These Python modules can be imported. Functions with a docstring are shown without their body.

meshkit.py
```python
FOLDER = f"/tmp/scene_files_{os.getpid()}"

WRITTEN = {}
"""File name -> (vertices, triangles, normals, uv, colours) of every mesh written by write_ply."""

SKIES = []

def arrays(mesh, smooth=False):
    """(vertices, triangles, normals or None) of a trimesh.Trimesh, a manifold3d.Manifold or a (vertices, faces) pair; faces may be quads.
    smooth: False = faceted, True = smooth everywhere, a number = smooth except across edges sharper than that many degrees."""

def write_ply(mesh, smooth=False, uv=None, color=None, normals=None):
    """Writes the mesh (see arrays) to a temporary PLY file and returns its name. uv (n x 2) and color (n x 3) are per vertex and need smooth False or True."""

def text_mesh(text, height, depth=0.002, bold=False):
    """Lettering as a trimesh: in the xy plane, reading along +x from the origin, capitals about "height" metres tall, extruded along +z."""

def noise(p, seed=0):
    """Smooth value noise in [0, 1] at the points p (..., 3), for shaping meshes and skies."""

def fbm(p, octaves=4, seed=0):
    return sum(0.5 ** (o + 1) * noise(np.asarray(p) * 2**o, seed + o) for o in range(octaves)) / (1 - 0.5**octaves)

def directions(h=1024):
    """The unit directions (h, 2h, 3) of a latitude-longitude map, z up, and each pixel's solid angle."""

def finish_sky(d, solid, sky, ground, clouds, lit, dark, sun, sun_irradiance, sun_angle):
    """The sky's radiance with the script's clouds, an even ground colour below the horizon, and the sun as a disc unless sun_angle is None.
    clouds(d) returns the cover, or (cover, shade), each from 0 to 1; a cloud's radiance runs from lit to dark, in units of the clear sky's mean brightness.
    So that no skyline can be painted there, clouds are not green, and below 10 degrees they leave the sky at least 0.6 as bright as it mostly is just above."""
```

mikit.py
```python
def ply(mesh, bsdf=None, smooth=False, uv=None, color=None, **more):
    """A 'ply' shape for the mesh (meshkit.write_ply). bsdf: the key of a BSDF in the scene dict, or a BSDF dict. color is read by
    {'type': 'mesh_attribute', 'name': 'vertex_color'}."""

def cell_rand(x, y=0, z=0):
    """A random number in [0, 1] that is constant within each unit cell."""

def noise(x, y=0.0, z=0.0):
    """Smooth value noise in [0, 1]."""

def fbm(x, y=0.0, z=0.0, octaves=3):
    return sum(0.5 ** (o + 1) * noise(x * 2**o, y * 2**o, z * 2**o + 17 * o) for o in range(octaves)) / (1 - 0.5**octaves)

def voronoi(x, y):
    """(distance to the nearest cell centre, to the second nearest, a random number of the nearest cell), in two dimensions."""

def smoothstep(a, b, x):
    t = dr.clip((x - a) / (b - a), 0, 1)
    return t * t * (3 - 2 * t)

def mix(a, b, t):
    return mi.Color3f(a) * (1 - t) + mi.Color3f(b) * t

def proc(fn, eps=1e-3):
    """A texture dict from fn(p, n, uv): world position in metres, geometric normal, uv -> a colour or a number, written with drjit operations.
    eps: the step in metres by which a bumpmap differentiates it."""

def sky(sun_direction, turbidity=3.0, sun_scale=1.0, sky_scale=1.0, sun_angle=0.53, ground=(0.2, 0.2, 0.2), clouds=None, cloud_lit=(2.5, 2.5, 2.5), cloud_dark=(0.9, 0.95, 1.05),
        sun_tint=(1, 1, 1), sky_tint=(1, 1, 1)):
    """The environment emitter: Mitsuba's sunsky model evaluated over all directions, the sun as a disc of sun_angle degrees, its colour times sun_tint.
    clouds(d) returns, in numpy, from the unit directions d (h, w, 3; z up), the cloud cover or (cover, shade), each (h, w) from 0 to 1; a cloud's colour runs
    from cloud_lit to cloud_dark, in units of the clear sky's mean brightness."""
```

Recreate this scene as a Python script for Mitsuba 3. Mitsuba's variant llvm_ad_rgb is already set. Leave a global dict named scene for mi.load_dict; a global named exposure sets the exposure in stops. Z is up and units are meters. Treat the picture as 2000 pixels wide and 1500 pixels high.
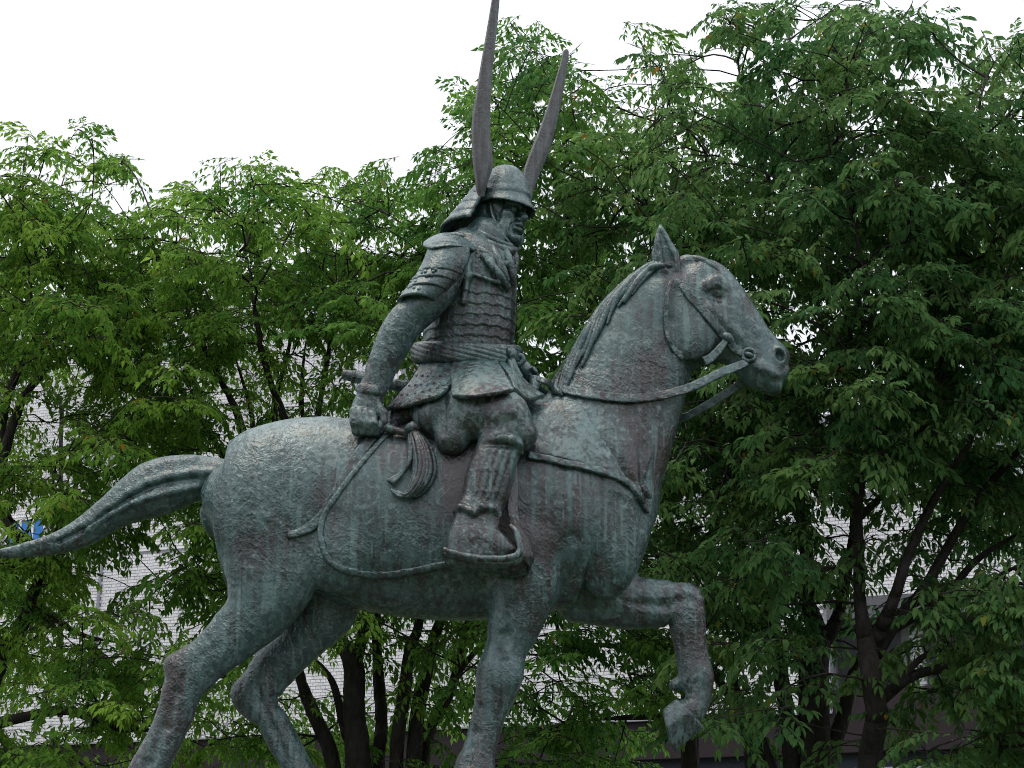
import math
import numpy as np, trimesh, mitsuba as mi, drjit as dr, mikit, meshkit
from scipy.spatial import cKDTree
import shapely

# ------------------------------------------------------------------ camera, sky, exposure
F, HORIZON, D, EYE = 3200.0, 1850.0, 9.2, 1.6          # pixels of the 2000 px wide photograph; metres
PITCH = math.atan((HORIZON - 750) / F)
CP, SP = math.cos(PITCH), math.sin(PITCH)
CAM = np.array([0.0, -D, EYE])
FWD, UPV = np.array([0, CP, SP]), np.array([0, -SP, CP])
scene, labels = {}, {}
scene['camera'] = {'type': 'perspective', 'fov': math.degrees(2 * math.atan(1000 / F)), 'near_clip': 0.1, 'far_clip': 500.0,
                   'to_world': mi.ScalarTransform4f().look_at(origin=CAM.tolist(), target=(CAM + FWD).tolist(), up=[0, 0, 1])}
scene['sky'] = mikit.sky((-0.30, -0.16, 0.94), turbidity=4, sun_scale=0.21, sun_angle=36, clouds=lambda d: (np.ones(d.shape[:2]), 0.85 * (1 - np.clip(d[..., 2], 0, 1))),
                         cloud_lit=(3.3, 3.42, 3.62), cloud_dark=(0.82, 0.86, 0.93), ground=(0.035, 0.045, 0.03))
exposure = 2.32

PX = 1 / 333.0                                            # metres per photo pixel at the statue


def W(u, v, yp=0.0):
    """World point where the photograph's pixel (u, v) meets the upright plane at depth yp (in statue pixels)."""
    u, v, y = np.broadcast_arrays(np.asarray(u, float), np.asarray(v, float), np.asarray(yp, float) * PX)
    d = FWD + ((u - 1000) / F)[..., None] * np.array([1.0, 0, 0]) + ((750 - v) / F)[..., None] * UPV
    return CAM + d * ((y + D) / d[..., 1])[..., None]


def PR(p):
    """Pixel of a world point."""
    q = np.asarray(p, float) - CAM
    z = q @ FWD
    return np.stack([1000 + F * q[..., 0] / z, 750 - F * (q @ UPV) / z], -1)


def crom(p, n):
    """Catmull-Rom through the rows of p, n steps per span."""
    p = np.asarray(p, float)
    q = np.vstack([2 * p[0] - p[1], p, 2 * p[-1] - p[-2]])
    t = (np.arange(n) / n)[:, None, None]
    a, b, c, d = (q[None, i:len(q) - 3 + i] for i in range(4))
    s = 0.5 * (2 * b + (c - a) * t + (2 * a - 5 * b + 4 * c - d) * t ** 2 + (3 * b - a - 3 * c + d) * t ** 3)
    return np.vstack([s.transpose(1, 0, 2).reshape(-1, p.shape[1]), p[-1:]])


# ------------------------------------------------------------------ sculpting with a distance field
class Field:
    def __init__(self, lo, hi, h):
        self.lo, self.h = np.array(lo, float), h
        self.n = np.ceil((np.array(hi) - self.lo) / h).astype(int) + 1
        self.d = np.full(self.n, 0.3, np.float32)

    def block(self, lo, hi):
        a = np.clip(np.floor((np.asarray(lo) - self.lo) / self.h).astype(int), 0, self.n)
        b = np.clip(np.ceil((np.asarray(hi) - self.lo) / self.h).astype(int) + 1, 0, self.n)
        ax = [self.lo[i] + self.h * np.arange(a[i], b[i]) for i in range(3)]
        return tuple(slice(a[i], b[i]) for i in range(3)), [x.astype(np.float32) for x in ax]

    def put(self, sl, val, k, op):
        cur = self.d[sl]
        if op == 'sub':
            h = np.maximum(k - np.abs(cur + val), 0) / k
            self.d[sl] = np.maximum(cur, -val) + h * h * k * 0.25
        else:
            h = np.maximum(k - np.abs(cur - val), 0) / k
            self.d[sl] = np.minimum(cur, val) - h * h * k * 0.25

    def tube(self, st, k=8, op='add', p=2.0, mirror=False, flat=False, cap=1.0):
        """st rows: u1 v1 u2 v2 half-depth depth; the limb's outline pairs in photo pixels."""
        k = k * PX
        st = np.array([list(s) for s in st], float)
        A, B = W(st[:, 0], st[:, 1], st[:, 5]), W(st[:, 2], st[:, 3], st[:, 5])
        q = crom(np.hstack([A[:, [0, 2]], B[:, [0, 2]], st[:, 4:5] * PX, st[:, 5:6] * PX]), 20)
        c = (q[:, :2] + q[:, 2:4]) / 2
        t = np.gradient(c, axis=0)
        t /= np.linalg.norm(t, axis=1, keepdims=True) + 1e-9
        nn = np.stack([-t[:, 1], t[:, 0]], 1)
        a = np.abs(((q[:, 2:4] - q[:, :2]) * nn).sum(1)) / 2
        a = np.maximum(a, 0.6 * np.linalg.norm(q[:, 2:4] - q[:, :2], axis=1) / 2)
        b, yc = np.maximum(q[:, 4], 0.002), q[:, 5] * (-1 if mirror else 1)
        m = k + 0.03
        r = np.maximum(a, b)[:, None]
        lo, hi = (c - r).min(0) - m, (c + r).max(0) + m
        sl, (X, Y, Z) = self.block([lo[0], (yc - b).min() - m, lo[1]], [hi[0], (yc + b).max() + m, hi[1]])
        if min(len(X), len(Y), len(Z)) == 0:
            return
        gx, gz = np.meshgrid(X, Z, indexing='ij')
        P = np.stack([gx.ravel(), gz.ravel()], 1)
        i = cKDTree(c).query(P, workers=-1)[1]
        dlt = P - c[i]
        s = np.abs((dlt * nn[i]).sum(1))
        e = (dlt * t[i]).sum(1)
        e = np.where(i == 0, np.maximum(-e, 0), np.where(i == len(c) - 1, np.maximum(e, 0), 0))
        sh = gx.shape
        s, e, ai, bi, yi = (x.reshape(sh)[:, None, :].astype(np.float32) for x in (s, e, a[i], b[i], yc[i]))
        y = np.abs(Y[None, :, None] - yi)
        rc = np.minimum(ai, bi) * (0.15 if flat else cap)
        x1, x2, x3 = s / ai, y / bi, e / rc
        rr = (x1 ** p + x2 ** p + x3 ** p) ** (1 / p) + 1e-6
        g = np.sqrt((x1 ** (p - 1) / ai) ** 2 + (x2 ** (p - 1) / bi) ** 2 + (x3 ** (p - 1) / rc) ** 2) * rr ** (1 - p) + 1e-6
        self.put(sl, np.maximum((rr - 1) / g, -np.minimum(ai, bi)), k, op)

    def ball(self, u, v, y, ru, ry, rv, rot=0.0, k=8, op='add', mirror=False):
        """An ellipsoid; rot turns it in the picture plane (degrees, clockwise as seen)."""
        k = k * PX
        c = W(u, v, y)
        if mirror:
            c = c * [1, -1, 1]
        R, m = max(ru, ry, rv) * PX, k + 0.03
        sl, (X, Y, Z) = self.block(c - R - m, c + R + m)
        x, z = X[:, None, None] - c[0], Z[None, None, :] - c[2]
        ca, sa = math.cos(math.radians(rot)), math.sin(math.radians(rot))
        xr, zr, yr = x * ca - z * sa, x * sa + z * ca, Y[None, :, None] - c[1]
        A, B, C = ru * PX, ry * PX, rv * PX
        k0 = np.sqrt((xr / A) ** 2 + (yr / B) ** 2 + (zr / C) ** 2) + 1e-6
        k1 = np.sqrt((xr / A ** 2) ** 2 + (yr / B ** 2) ** 2 + (zr / C ** 2) ** 2) + 1e-6
        self.put(sl, np.maximum(k0 * (k0 - 1) / k1, -min(A, B, C)), k, op)

    def rod(self, pts, k=6, op='add', mirror=False):
        """A chain of round cones; pts rows: u v depth radius."""
        k = k * PX
        pts = np.array([list(s) for s in pts], float)
        C, R = W(pts[:, 0], pts[:, 1], pts[:, 2]), pts[:, 3] * PX
        if mirror:
            C = C * [1, -1, 1]
        for a, b, ra, rb in zip(C[:-1], C[1:], R[:-1], R[1:]):
            m = max(ra, rb) + k + 0.02
            sl, (X, Y, Z) = self.block(np.minimum(a, b) - m, np.maximum(a, b) + m)
            ba = b - a
            x, y, z = X[:, None, None] - a[0], Y[None, :, None] - a[1], Z[None, None, :] - a[2]
            t = np.clip((x * ba[0] + y * ba[1] + z * ba[2]) / (ba @ ba), 0, 1)
            dd = np.sqrt((x - t * ba[0]) ** 2 + (y - t * ba[1]) ** 2 + (z - t * ba[2]) ** 2) - (ra + (rb - ra) * t)
            self.put(sl, dd.astype(np.float32), k, op)

    def groove(self, pts, k=5, mirror=False):
        self.rod(pts, k, 'sub', mirror)

    def poly2(self, px, yp):
        """Signed distance (inside negative) on the x-z grid to a closed outline in photo pixels at depth yp."""
        px = crom(np.array(px + px[:1], float), 6)[:-1]
        w = W(px[:, 0], px[:, 1], yp)[:, [0, 2]]
        pg = shapely.Polygon(w)
        x = self.lo[0] + self.h * np.arange(self.n[0])
        z = self.lo[2] + self.h * np.arange(self.n[2])
        gx, gz = np.meshgrid(x, z, indexing='ij')
        s = np.arange(0, pg.exterior.length, self.h / 2)
        bd = shapely.get_coordinates(shapely.line_interpolate_point(pg.exterior, s))
        dist = cKDTree(bd).query(np.stack([gx.ravel(), gz.ravel()], 1), workers=-1)[0].reshape(gx.shape)
        return np.where(shapely.contains_xy(pg, gx, gz), -dist, dist).astype(np.float32)

    def mesh(self, d=None):
        return nets(self.d if d is None else d, self.lo, self.h)


def nets(d, lo, h):
    """Surface nets of the zero level."""
    d = np.asarray(d, np.float32)
    s = d < 0
    n = np.array(d.shape) - 1
    cnt = np.zeros(n, np.int8)
    for i, j, k in np.ndindex(2, 2, 2):
        cnt += s[i:n[0] + i, j:n[1] + j, k:n[2] + k]
    act = (cnt > 0) & (cnt < 8)
    ci = np.argwhere(act)
    idx = np.full(n, -1, np.int32)
    idx[act] = np.arange(len(ci))
    cor = {o: d[ci[:, 0] + o[0], ci[:, 1] + o[1], ci[:, 2] + o[2]] for o in np.ndindex(2, 2, 2)}
    acc, num = np.zeros((len(ci), 3)), np.zeros(len(ci))
    for ax in range(3):
        for o in np.ndindex(2, 2, 2):
            if o[ax]:
                continue
            o2 = tuple(1 if i == ax else o[i] for i in range(3))
            a, b = cor[o], cor[o2]
            on = (a < 0) != (b < 0)
            t = np.where(on, a / np.where(on, a - b, 1), 0)
            pt = np.tile(np.array(o, float), (len(ci), 1))
            pt[:, ax] = t
            acc += pt * on[:, None]
            num += on
    V = lo + h * (ci + acc / num[:, None])
    faces = []
    for ax in range(3):
        b, c = [(1, 2), (2, 0), (0, 1)][ax]
        sl0 = [slice(1, n[i]) for i in range(3)]
        sl0[ax] = slice(0, n[ax])
        sl1 = list(sl0)
        sl1[ax] = slice(1, n[ax] + 1)
        a0, a1 = s[tuple(sl0)], s[tuple(sl1)]
        for flip, msk in ((False, a0 & ~a1), (True, ~a0 & a1)):
            e = np.argwhere(msk)
            off = np.ones(3, int)
            off[ax] = 0
            e = e + off

            def cell(db, dc):
                q = e.copy()
                q[:, b] -= db
                q[:, c] -= dc
                return idx[q[:, 0], q[:, 1], q[:, 2]]
            quad = np.stack([cell(1, 1), cell(0, 1), cell(0, 0), cell(1, 0)], 1)
            faces.append(quad[:, ::-1] if flip else quad)
    q = np.vstack(faces)
    return V, np.vstack([q[:, [0, 1, 2]], q[:, [0, 2, 3]]])


def vnormals(v, f):
    n = np.zeros_like(v)
    fn = np.cross(v[f[:, 1]] - v[f[:, 0]], v[f[:, 2]] - v[f[:, 0]])
    for k in range(3):
        np.add.at(n, f[:, k], fn)
    return n / (np.linalg.norm(n, axis=1, keepdims=True) + 1e-20)


def relax(v, f, times=1, w=0.5):
    e = np.vstack([f[:, [0, 1]], f[:, [1, 2]], f[:, [2, 0]]])
    for _ in range(times):
        s, c = np.zeros_like(v), np.zeros(len(v))
        np.add.at(s, e[:, 0], v[e[:, 1]])
        np.add.at(c, e[:, 0], 1)
        v = v + w * (s / np.maximum(c, 1)[:, None] - v)
    return v


ROT = trimesh.transformations.euler_matrix(0.7, 0.5, 0.9)[:3, :3]


def nz(p, fx, fy, fz, seed=0, o=3):
    q = p @ ROT                                            # off the axes, so that the noise shows no rows
    return meshkit.fbm(q * np.array([fx, fy, fz]) + 0.6 * np.sin(q[:, [1, 2, 0]] * 7), o, seed) - 0.5


def lumps(v, f, amp=1.0, times=1):
    """The uneven, hand-worked skin of a bronze cast from clay."""
    v = relax(v, f, times)
    n = vnormals(v, f)
    k = np.clip(0.5 + 2.4 * nz(v, 2.3, 2.3, 2.3, 9, 2), 0.15, 1.2)
    d = 0.008 * nz(v, 8, 8, 8, 1) + k * (0.0048 * nz(v, 20, 20, 20, 2, 2) + 0.0032 * (1 - np.minimum(np.abs(nz(v, 27, 27, 27, 3, 2)) * 6, 1)))
    return v + n * (amp * d)[:, None], f


def put(key, m, bsdf='bronze', smooth=True, **more):
    scene[key] = mikit.ply(m, bsdf, smooth=smooth, **more)
    return key


def sweep(pairs, n=20, steps=8, p=4.5, wob=0.0, seed=0):
    """A solid strap, horn or cord. Rows: u1 v1 depth1 u2 v2 depth2 thickness (all in photo pixels): its two edges and its thickness."""
    q = np.array([list(s) for s in pairs], float)
    A, B = W(q[:, 0], q[:, 1], q[:, 2]), W(q[:, 3], q[:, 4], q[:, 5])
    r = crom(np.hstack([A, B, q[:, 6:7] * PX / 2]), steps)
    return loft(r[:, :3], r[:, 3:6], r[:, 6], n, p, wob, seed)


def loft(A, B, th, n=16, p=2.4, wob=0.0, seed=0):
    c, w = (A + B) / 2, (B - A) / 2
    t = np.gradient(c, axis=0)
    nn = np.cross(t, w)
    nn /= np.linalg.norm(nn, axis=1, keepdims=True) + 1e-12
    a = np.arange(n) / n * 2 * np.pi
    ca, sa = np.cos(a), np.sin(a)
    x, y = np.sign(ca) * np.abs(ca) ** (2 / p), np.sign(sa) * np.abs(sa) ** (2 / p)
    m = len(c)
    V = c[:, None] + x[None, :, None] * w[:, None] + y[None, :, None] * (nn * th[:, None])[:, None]
    if wob:
        V = V + (nn[:, None] * (wob * PX * (meshkit.fbm(V * 40, 2, seed) - 0.5))[..., None])
    V = np.vstack([V.reshape(-1, 3), c[:1], c[-1:]])
    i = np.arange(m - 1)[:, None] * n
    j = np.arange(n)[None]
    k = (j + 1) % n
    f = np.stack([i + j, i + k, i + n + k, i + n + j], -1).reshape(-1, 4)
    F3 = np.vstack([f[:, [0, 1, 2]], f[:, [0, 2, 3]]])
    j, k = j[0], k[0]
    F3 = np.vstack([F3, np.stack([k, j, j * 0 + m * n], 1), np.stack([(m - 1) * n + j, (m - 1) * n + k, j * 0 + m * n + 1], 1)])
    # outward
    vol = np.einsum('ij,ij->i', V[F3[:, 0]], np.cross(V[F3[:, 1]], V[F3[:, 2]])).sum()
    return V, (F3 if vol > 0 else F3[:, ::-1])


def cord(pts, n=10, steps=8, wob=0.0):
    """A round cord; rows u v depth radius."""
    q = np.array([list(s) for s in pts], float)
    r = crom(np.hstack([W(q[:, 0], q[:, 1], q[:, 2]), q[:, 3:4] * PX]), steps)
    return tube3(r[:, :3], r[:, 3], n)


def tube3(c, r, n=8):
    t = np.gradient(c, axis=0)
    t /= np.linalg.norm(t, axis=1, keepdims=True) + 1e-12
    ref = np.array([0.1, 1, 0.05]) if abs(t[:, 1]).mean() < 0.8 else np.array([1, 0.1, 0])
    u = np.cross(t, ref)
    u /= np.linalg.norm(u, axis=1, keepdims=True) + 1e-12
    w = np.cross(t, u)
    return loft(c - u * r[:, None], c + u * r[:, None], r, n, 2.0)


def join(ms):
    vs, fs, o = [], [], 0
    for v, f in ms:
        vs.append(v)
        fs.append(np.asarray(f) + o)
        o += len(v)
    return np.vstack(vs), np.vstack(fs)


def sheet(G, th):
    """A thick plate from a grid of points (r, c, 3): thickness th metres behind it, with rounded edges."""
    r, c = G.shape[:2]
    n = np.cross(np.gradient(G, axis=0), np.gradient(G, axis=1))
    n /= np.linalg.norm(n, axis=2, keepdims=True) + 1e-12
    if n[..., 1].mean() > 0:
        n = -n
    fr = G.copy()
    bk = G - n * th
    V = np.vstack([fr.reshape(-1, 3), bk.reshape(-1, 3)])
    i, j = np.meshgrid(np.arange(r - 1), np.arange(c - 1), indexing='ij')
    a = (i * c + j).ravel()
    q = np.stack([a, a + 1, a + c + 1, a + c], 1)
    o = r * c
    qs = [q, q[:, ::-1] + o]
    rim = np.concatenate([np.arange(c), np.arange(1, r) * c + c - 1, (r - 1) * c + np.arange(c - 2, -1, -1), np.arange(r - 2, 0, -1) * c])
    rn = np.roll(rim, -1)
    qs.append(np.stack([rn, rim, rim + o, rn + o], 1))
    q = np.vstack(qs)
    F3 = np.vstack([q[:, [0, 1, 2]], q[:, [0, 2, 3]]])
    fn = np.cross(V[F3[0, 1]] - V[F3[0, 0]], V[F3[0, 2]] - V[F3[0, 0]])
    return V, (F3 if fn @ n[0, 0] > 0 else F3[:, ::-1])


def bilin(c, r, s, bulge=0.0, axis=(0, -1, 0)):
    """A grid between edge curves: c = list of rows of world points (top to bottom), resampled to r x s."""
    rows = [crom(x, 12) for x in c]
    rows = np.array([x[np.linspace(0, len(x) - 1, s).round().astype(int)] for x in rows])
    G = crom(rows.reshape(len(rows), -1), 12)
    G = G[np.linspace(0, len(G) - 1, r).round().astype(int)].reshape(r, s, 3)
    if bulge:
        a, b = np.sin(np.linspace(0, np.pi, r))[:, None, None], np.sin(np.linspace(0, np.pi, s))[None, :, None]
        G = G + a * b * bulge * np.array(axis, float)
    return G
# ------------------------------------------------------------------ bronze
RM = [[float(x) for x in r] for r in ROT]


def turned(p):
    return [p.x * RM[0][i] + p.y * RM[1][i] + p.z * RM[2][i] for i in range(3)]


def bronze_relief(p):
    """Height of the tooled clay surface the bronze was cast from, 0 to 1: flat dabs with raised lips, and fine grain."""
    x, y, z = turned(p)
    w = mikit.fbm(x * 9, y * 9, z * 9, octaves=2)
    a = mikit.fbm(x * 110, y * 110, z * 110, octaves=2)
    b = mikit.fbm(x * 30 + 3 * w, y * 30, z * 30 - 3 * w, octaves=2)
    c = mikit.fbm(x * 52 - 2 * w, y * 52 + 7, z * 52, octaves=2)
    lip = 1 - dr.minimum(dr.abs(b - 0.5) * 7, 1)
    lip2 = 1 - dr.minimum(dr.abs(c - 0.5) * 6, 1)
    return 0.12 * a + 0.40 * b + 0.30 * lip * lip + 0.18 * lip2


# where the casting shows bare brown metal (negative) and where verdigris has spread (positive): pixel, depth, reach in metres
STAINS = [(W(u, v, y).tolist(), r * PX, a) for u, v, y, r, a in ((1262, 690, -55, 70, -.10), (1285, 850, -60, 90, -.11), (770, 960, -115, 110, -.05), (1340, 1190, 20, 80, -.12), (1385, 1300, 30, 60, -.1), (905, 545, -130, 45, -.12),
          (965, 620, -80, 70, -.09), (1395, 590, -40, 45, -.12), (1075, 1020, -115, 80, -.08), (1300, 520, -50, 45, -.12), (520, 920, -100, 150, .07), (770, 650, -130, 70, .08), (560, 1230, -90, 120, .07),
          (985, 1270, -85, 110, .08), (1175, 650, -55, 75, .09), (1110, 850, -105, 90, .08), (1480, 650, -30, 60, .07), (930, 740, -140, 70, .05), (300, 950, -30, 160, .11), (110, 1055, -20, 130, .11), (985, 350, -45, 50, .05), (1002, 455, -25, 36, .13))]


# highlights of the upper surfaces, painted in by thickening the pale crust there
PAINTED_HIGHLIGHTS = [(W(u, v, y).tolist(), r * PX, a) for u, v, y, r, a in ((1105, 850, -105, 85, .13), (930, 738, -150, 55, .11), (965, 800, -170, 55, .11), (1010, 770, -110, 45, .08), (600, 830, -40, 150, .19), (820, 560, -130, 60, .07),
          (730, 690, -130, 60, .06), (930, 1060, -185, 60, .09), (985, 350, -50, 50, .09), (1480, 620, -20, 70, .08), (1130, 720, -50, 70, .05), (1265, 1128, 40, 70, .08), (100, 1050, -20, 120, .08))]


def bronze_color(p, n, uv):
    big = mikit.fbm(p.x * 1.5 + 3, p.y * 1.5, p.z * 1.1, octaves=2)
    mid = mikit.fbm(p.x * 7, p.y * 7, p.z * 4, octaves=3)
    streak = mikit.fbm(p.x * 34, p.y * 34, p.z * 1.7, octaves=3)
    rel = bronze_relief(p)
    fine = mikit.fbm(p.x * 150, p.y * 150, p.z * 110, octaves=2)
    sh = mi.Float(0)
    for c_, r_, a_ in STAINS:
        sh += a_ * dr.exp(-(dr.square(p.x - c_[0]) + dr.square(p.y - c_[1]) + dr.square(p.z - c_[2])) / (r_ * r_))
    t = mikit.smoothstep(0.345, 0.56, 0.34 * big + 0.22 * mid + 0.30 * streak + 0.08 * rel + 0.06 * fine + sh)
    grain = 0.45 * rel + 0.55 * fine
    brown = mikit.mix((0.021, 0.017, 0.019), (0.050, 0.039, 0.042), mikit.smoothstep(0.25, 0.75, grain))
    green = mikit.mix((0.021, 0.044, 0.047), (0.075, 0.138, 0.143), mikit.smoothstep(0.25, 0.75, 0.6 * grain + 0.4 * streak))
    c = mikit.mix(brown, green, t)
    highlight = mi.Float(0)
    for c_, r_, a_ in PAINTED_HIGHLIGHTS:
        highlight += a_ * dr.exp(-(dr.square(p.x - c_[0]) + dr.square(p.y - c_[1]) + dr.square(p.z - c_[2])) / (r_ * r_))
    crust_highlight = mikit.smoothstep(0.54, 0.68, 0.5 * mikit.fbm(p.x * 46, p.y * 46, p.z * 34, octaves=3) + 0.3 * mid + 0.2 * rel + highlight)  # scattered crust, plus the highlights painted into the colour
    c = mikit.mix(c, mi.Color3f(0.158, 0.212, 0.216), 0.62 * crust_highlight)
    drip = mikit.smoothstep(0.58, 0.72, mikit.fbm(p.x * 42 + 31, p.y * 42, p.z * 1.1, octaves=2)) * mikit.smoothstep(0.4, 0.62, mikit.noise(p.x * 5, p.y * 5, p.z * 3))
    return mikit.mix(c, mi.Color3f(0.105, 0.175, 0.178), 0.7 * drip)


def bronze_bump(p, n, uv):
    x, y, z = turned(p)
    worked = mikit.smoothstep(0.38, 0.62, mikit.fbm(x * 2.3 + 4, y * 2.3, z * 2.3, octaves=2))
    return bronze_relief(p) * (0.4 + 0.6 * worked)


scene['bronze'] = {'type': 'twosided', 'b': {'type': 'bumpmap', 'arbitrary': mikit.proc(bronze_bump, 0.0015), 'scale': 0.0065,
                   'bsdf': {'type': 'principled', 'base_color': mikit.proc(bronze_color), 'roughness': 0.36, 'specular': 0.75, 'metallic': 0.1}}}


def horn_color(p, n, uv):
    s = mikit.fbm(p.x * 60, p.y * 60, p.z * 2.0, octaves=2)
    m = mikit.fbm(p.x * 30, p.y * 30, p.z * 22, octaves=3)
    return mikit.mix((0.060, 0.054, 0.058), (0.095, 0.108, 0.112), mikit.smoothstep(0.35, 0.7, 0.6 * s + 0.4 * m))


scene['bronze_horn'] = {'type': 'twosided', 'b': {'type': 'bumpmap', 'arbitrary': mikit.proc(bronze_bump, 0.0015), 'scale': 0.003,
                        'bsdf': {'type': 'principled', 'base_color': mikit.proc(horn_color), 'roughness': 0.4, 'specular': 0.5, 'metallic': 0.1}}}

ST = 'equestrian_statue'
labels[ST] = {'label': 'green patinated bronze statue of an armoured warrior riding a striding horse', 'category': 'statue'}

# ------------------------------------------------------------------ the horse
lo, hi = W(150, 1725, 0), W(1565, 425, 0)
horse = Field([lo[0], -0.58, lo[2] - 0.03], [hi[0], 0.58, hi[2] + 0.03], 0.0093)
H = horse
# trunk
H.tube([(408, 985, 408, 1050, 40, 0), (425, 925, 425, 1100, 72, 0), (455, 876, 455, 1150, 92, 0), (505, 843, 505, 1170, 106, 0), (565, 825, 565, 1165, 112, 0),
        (630, 818, 630, 1160, 113, 0), (710, 818, 710, 1186, 116, 0), (800, 820, 800, 1204, 122, 0), (900, 820, 900, 1210, 122, 0),
        (1000, 800, 1000, 1206, 116, 0), (1070, 785, 1070, 1198, 108, 0), (1130, 800, 1130, 1192, 102, 0), (1185, 830, 1185, 1182, 92, 0),
        (1228, 890, 1228, 1158, 78, 0), (1250, 950, 1250, 1105, 55, 0)], p=2.2, cap=0.4)
# neck
H.tube([(1010, 815, 1262, 1040, 92, 0), (1040, 790, 1275, 985, 84, 0), (1074, 752, 1296, 918, 72, 0), (1108, 692, 1318, 845, 62, 0), (1150, 615, 1332, 775, 54, 0),
        (1205, 556, 1336, 716, 48, 0), (1262, 520, 1350, 688, 45, 0), (1300, 508, 1366, 668, 42, 0)], k=22)
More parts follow.
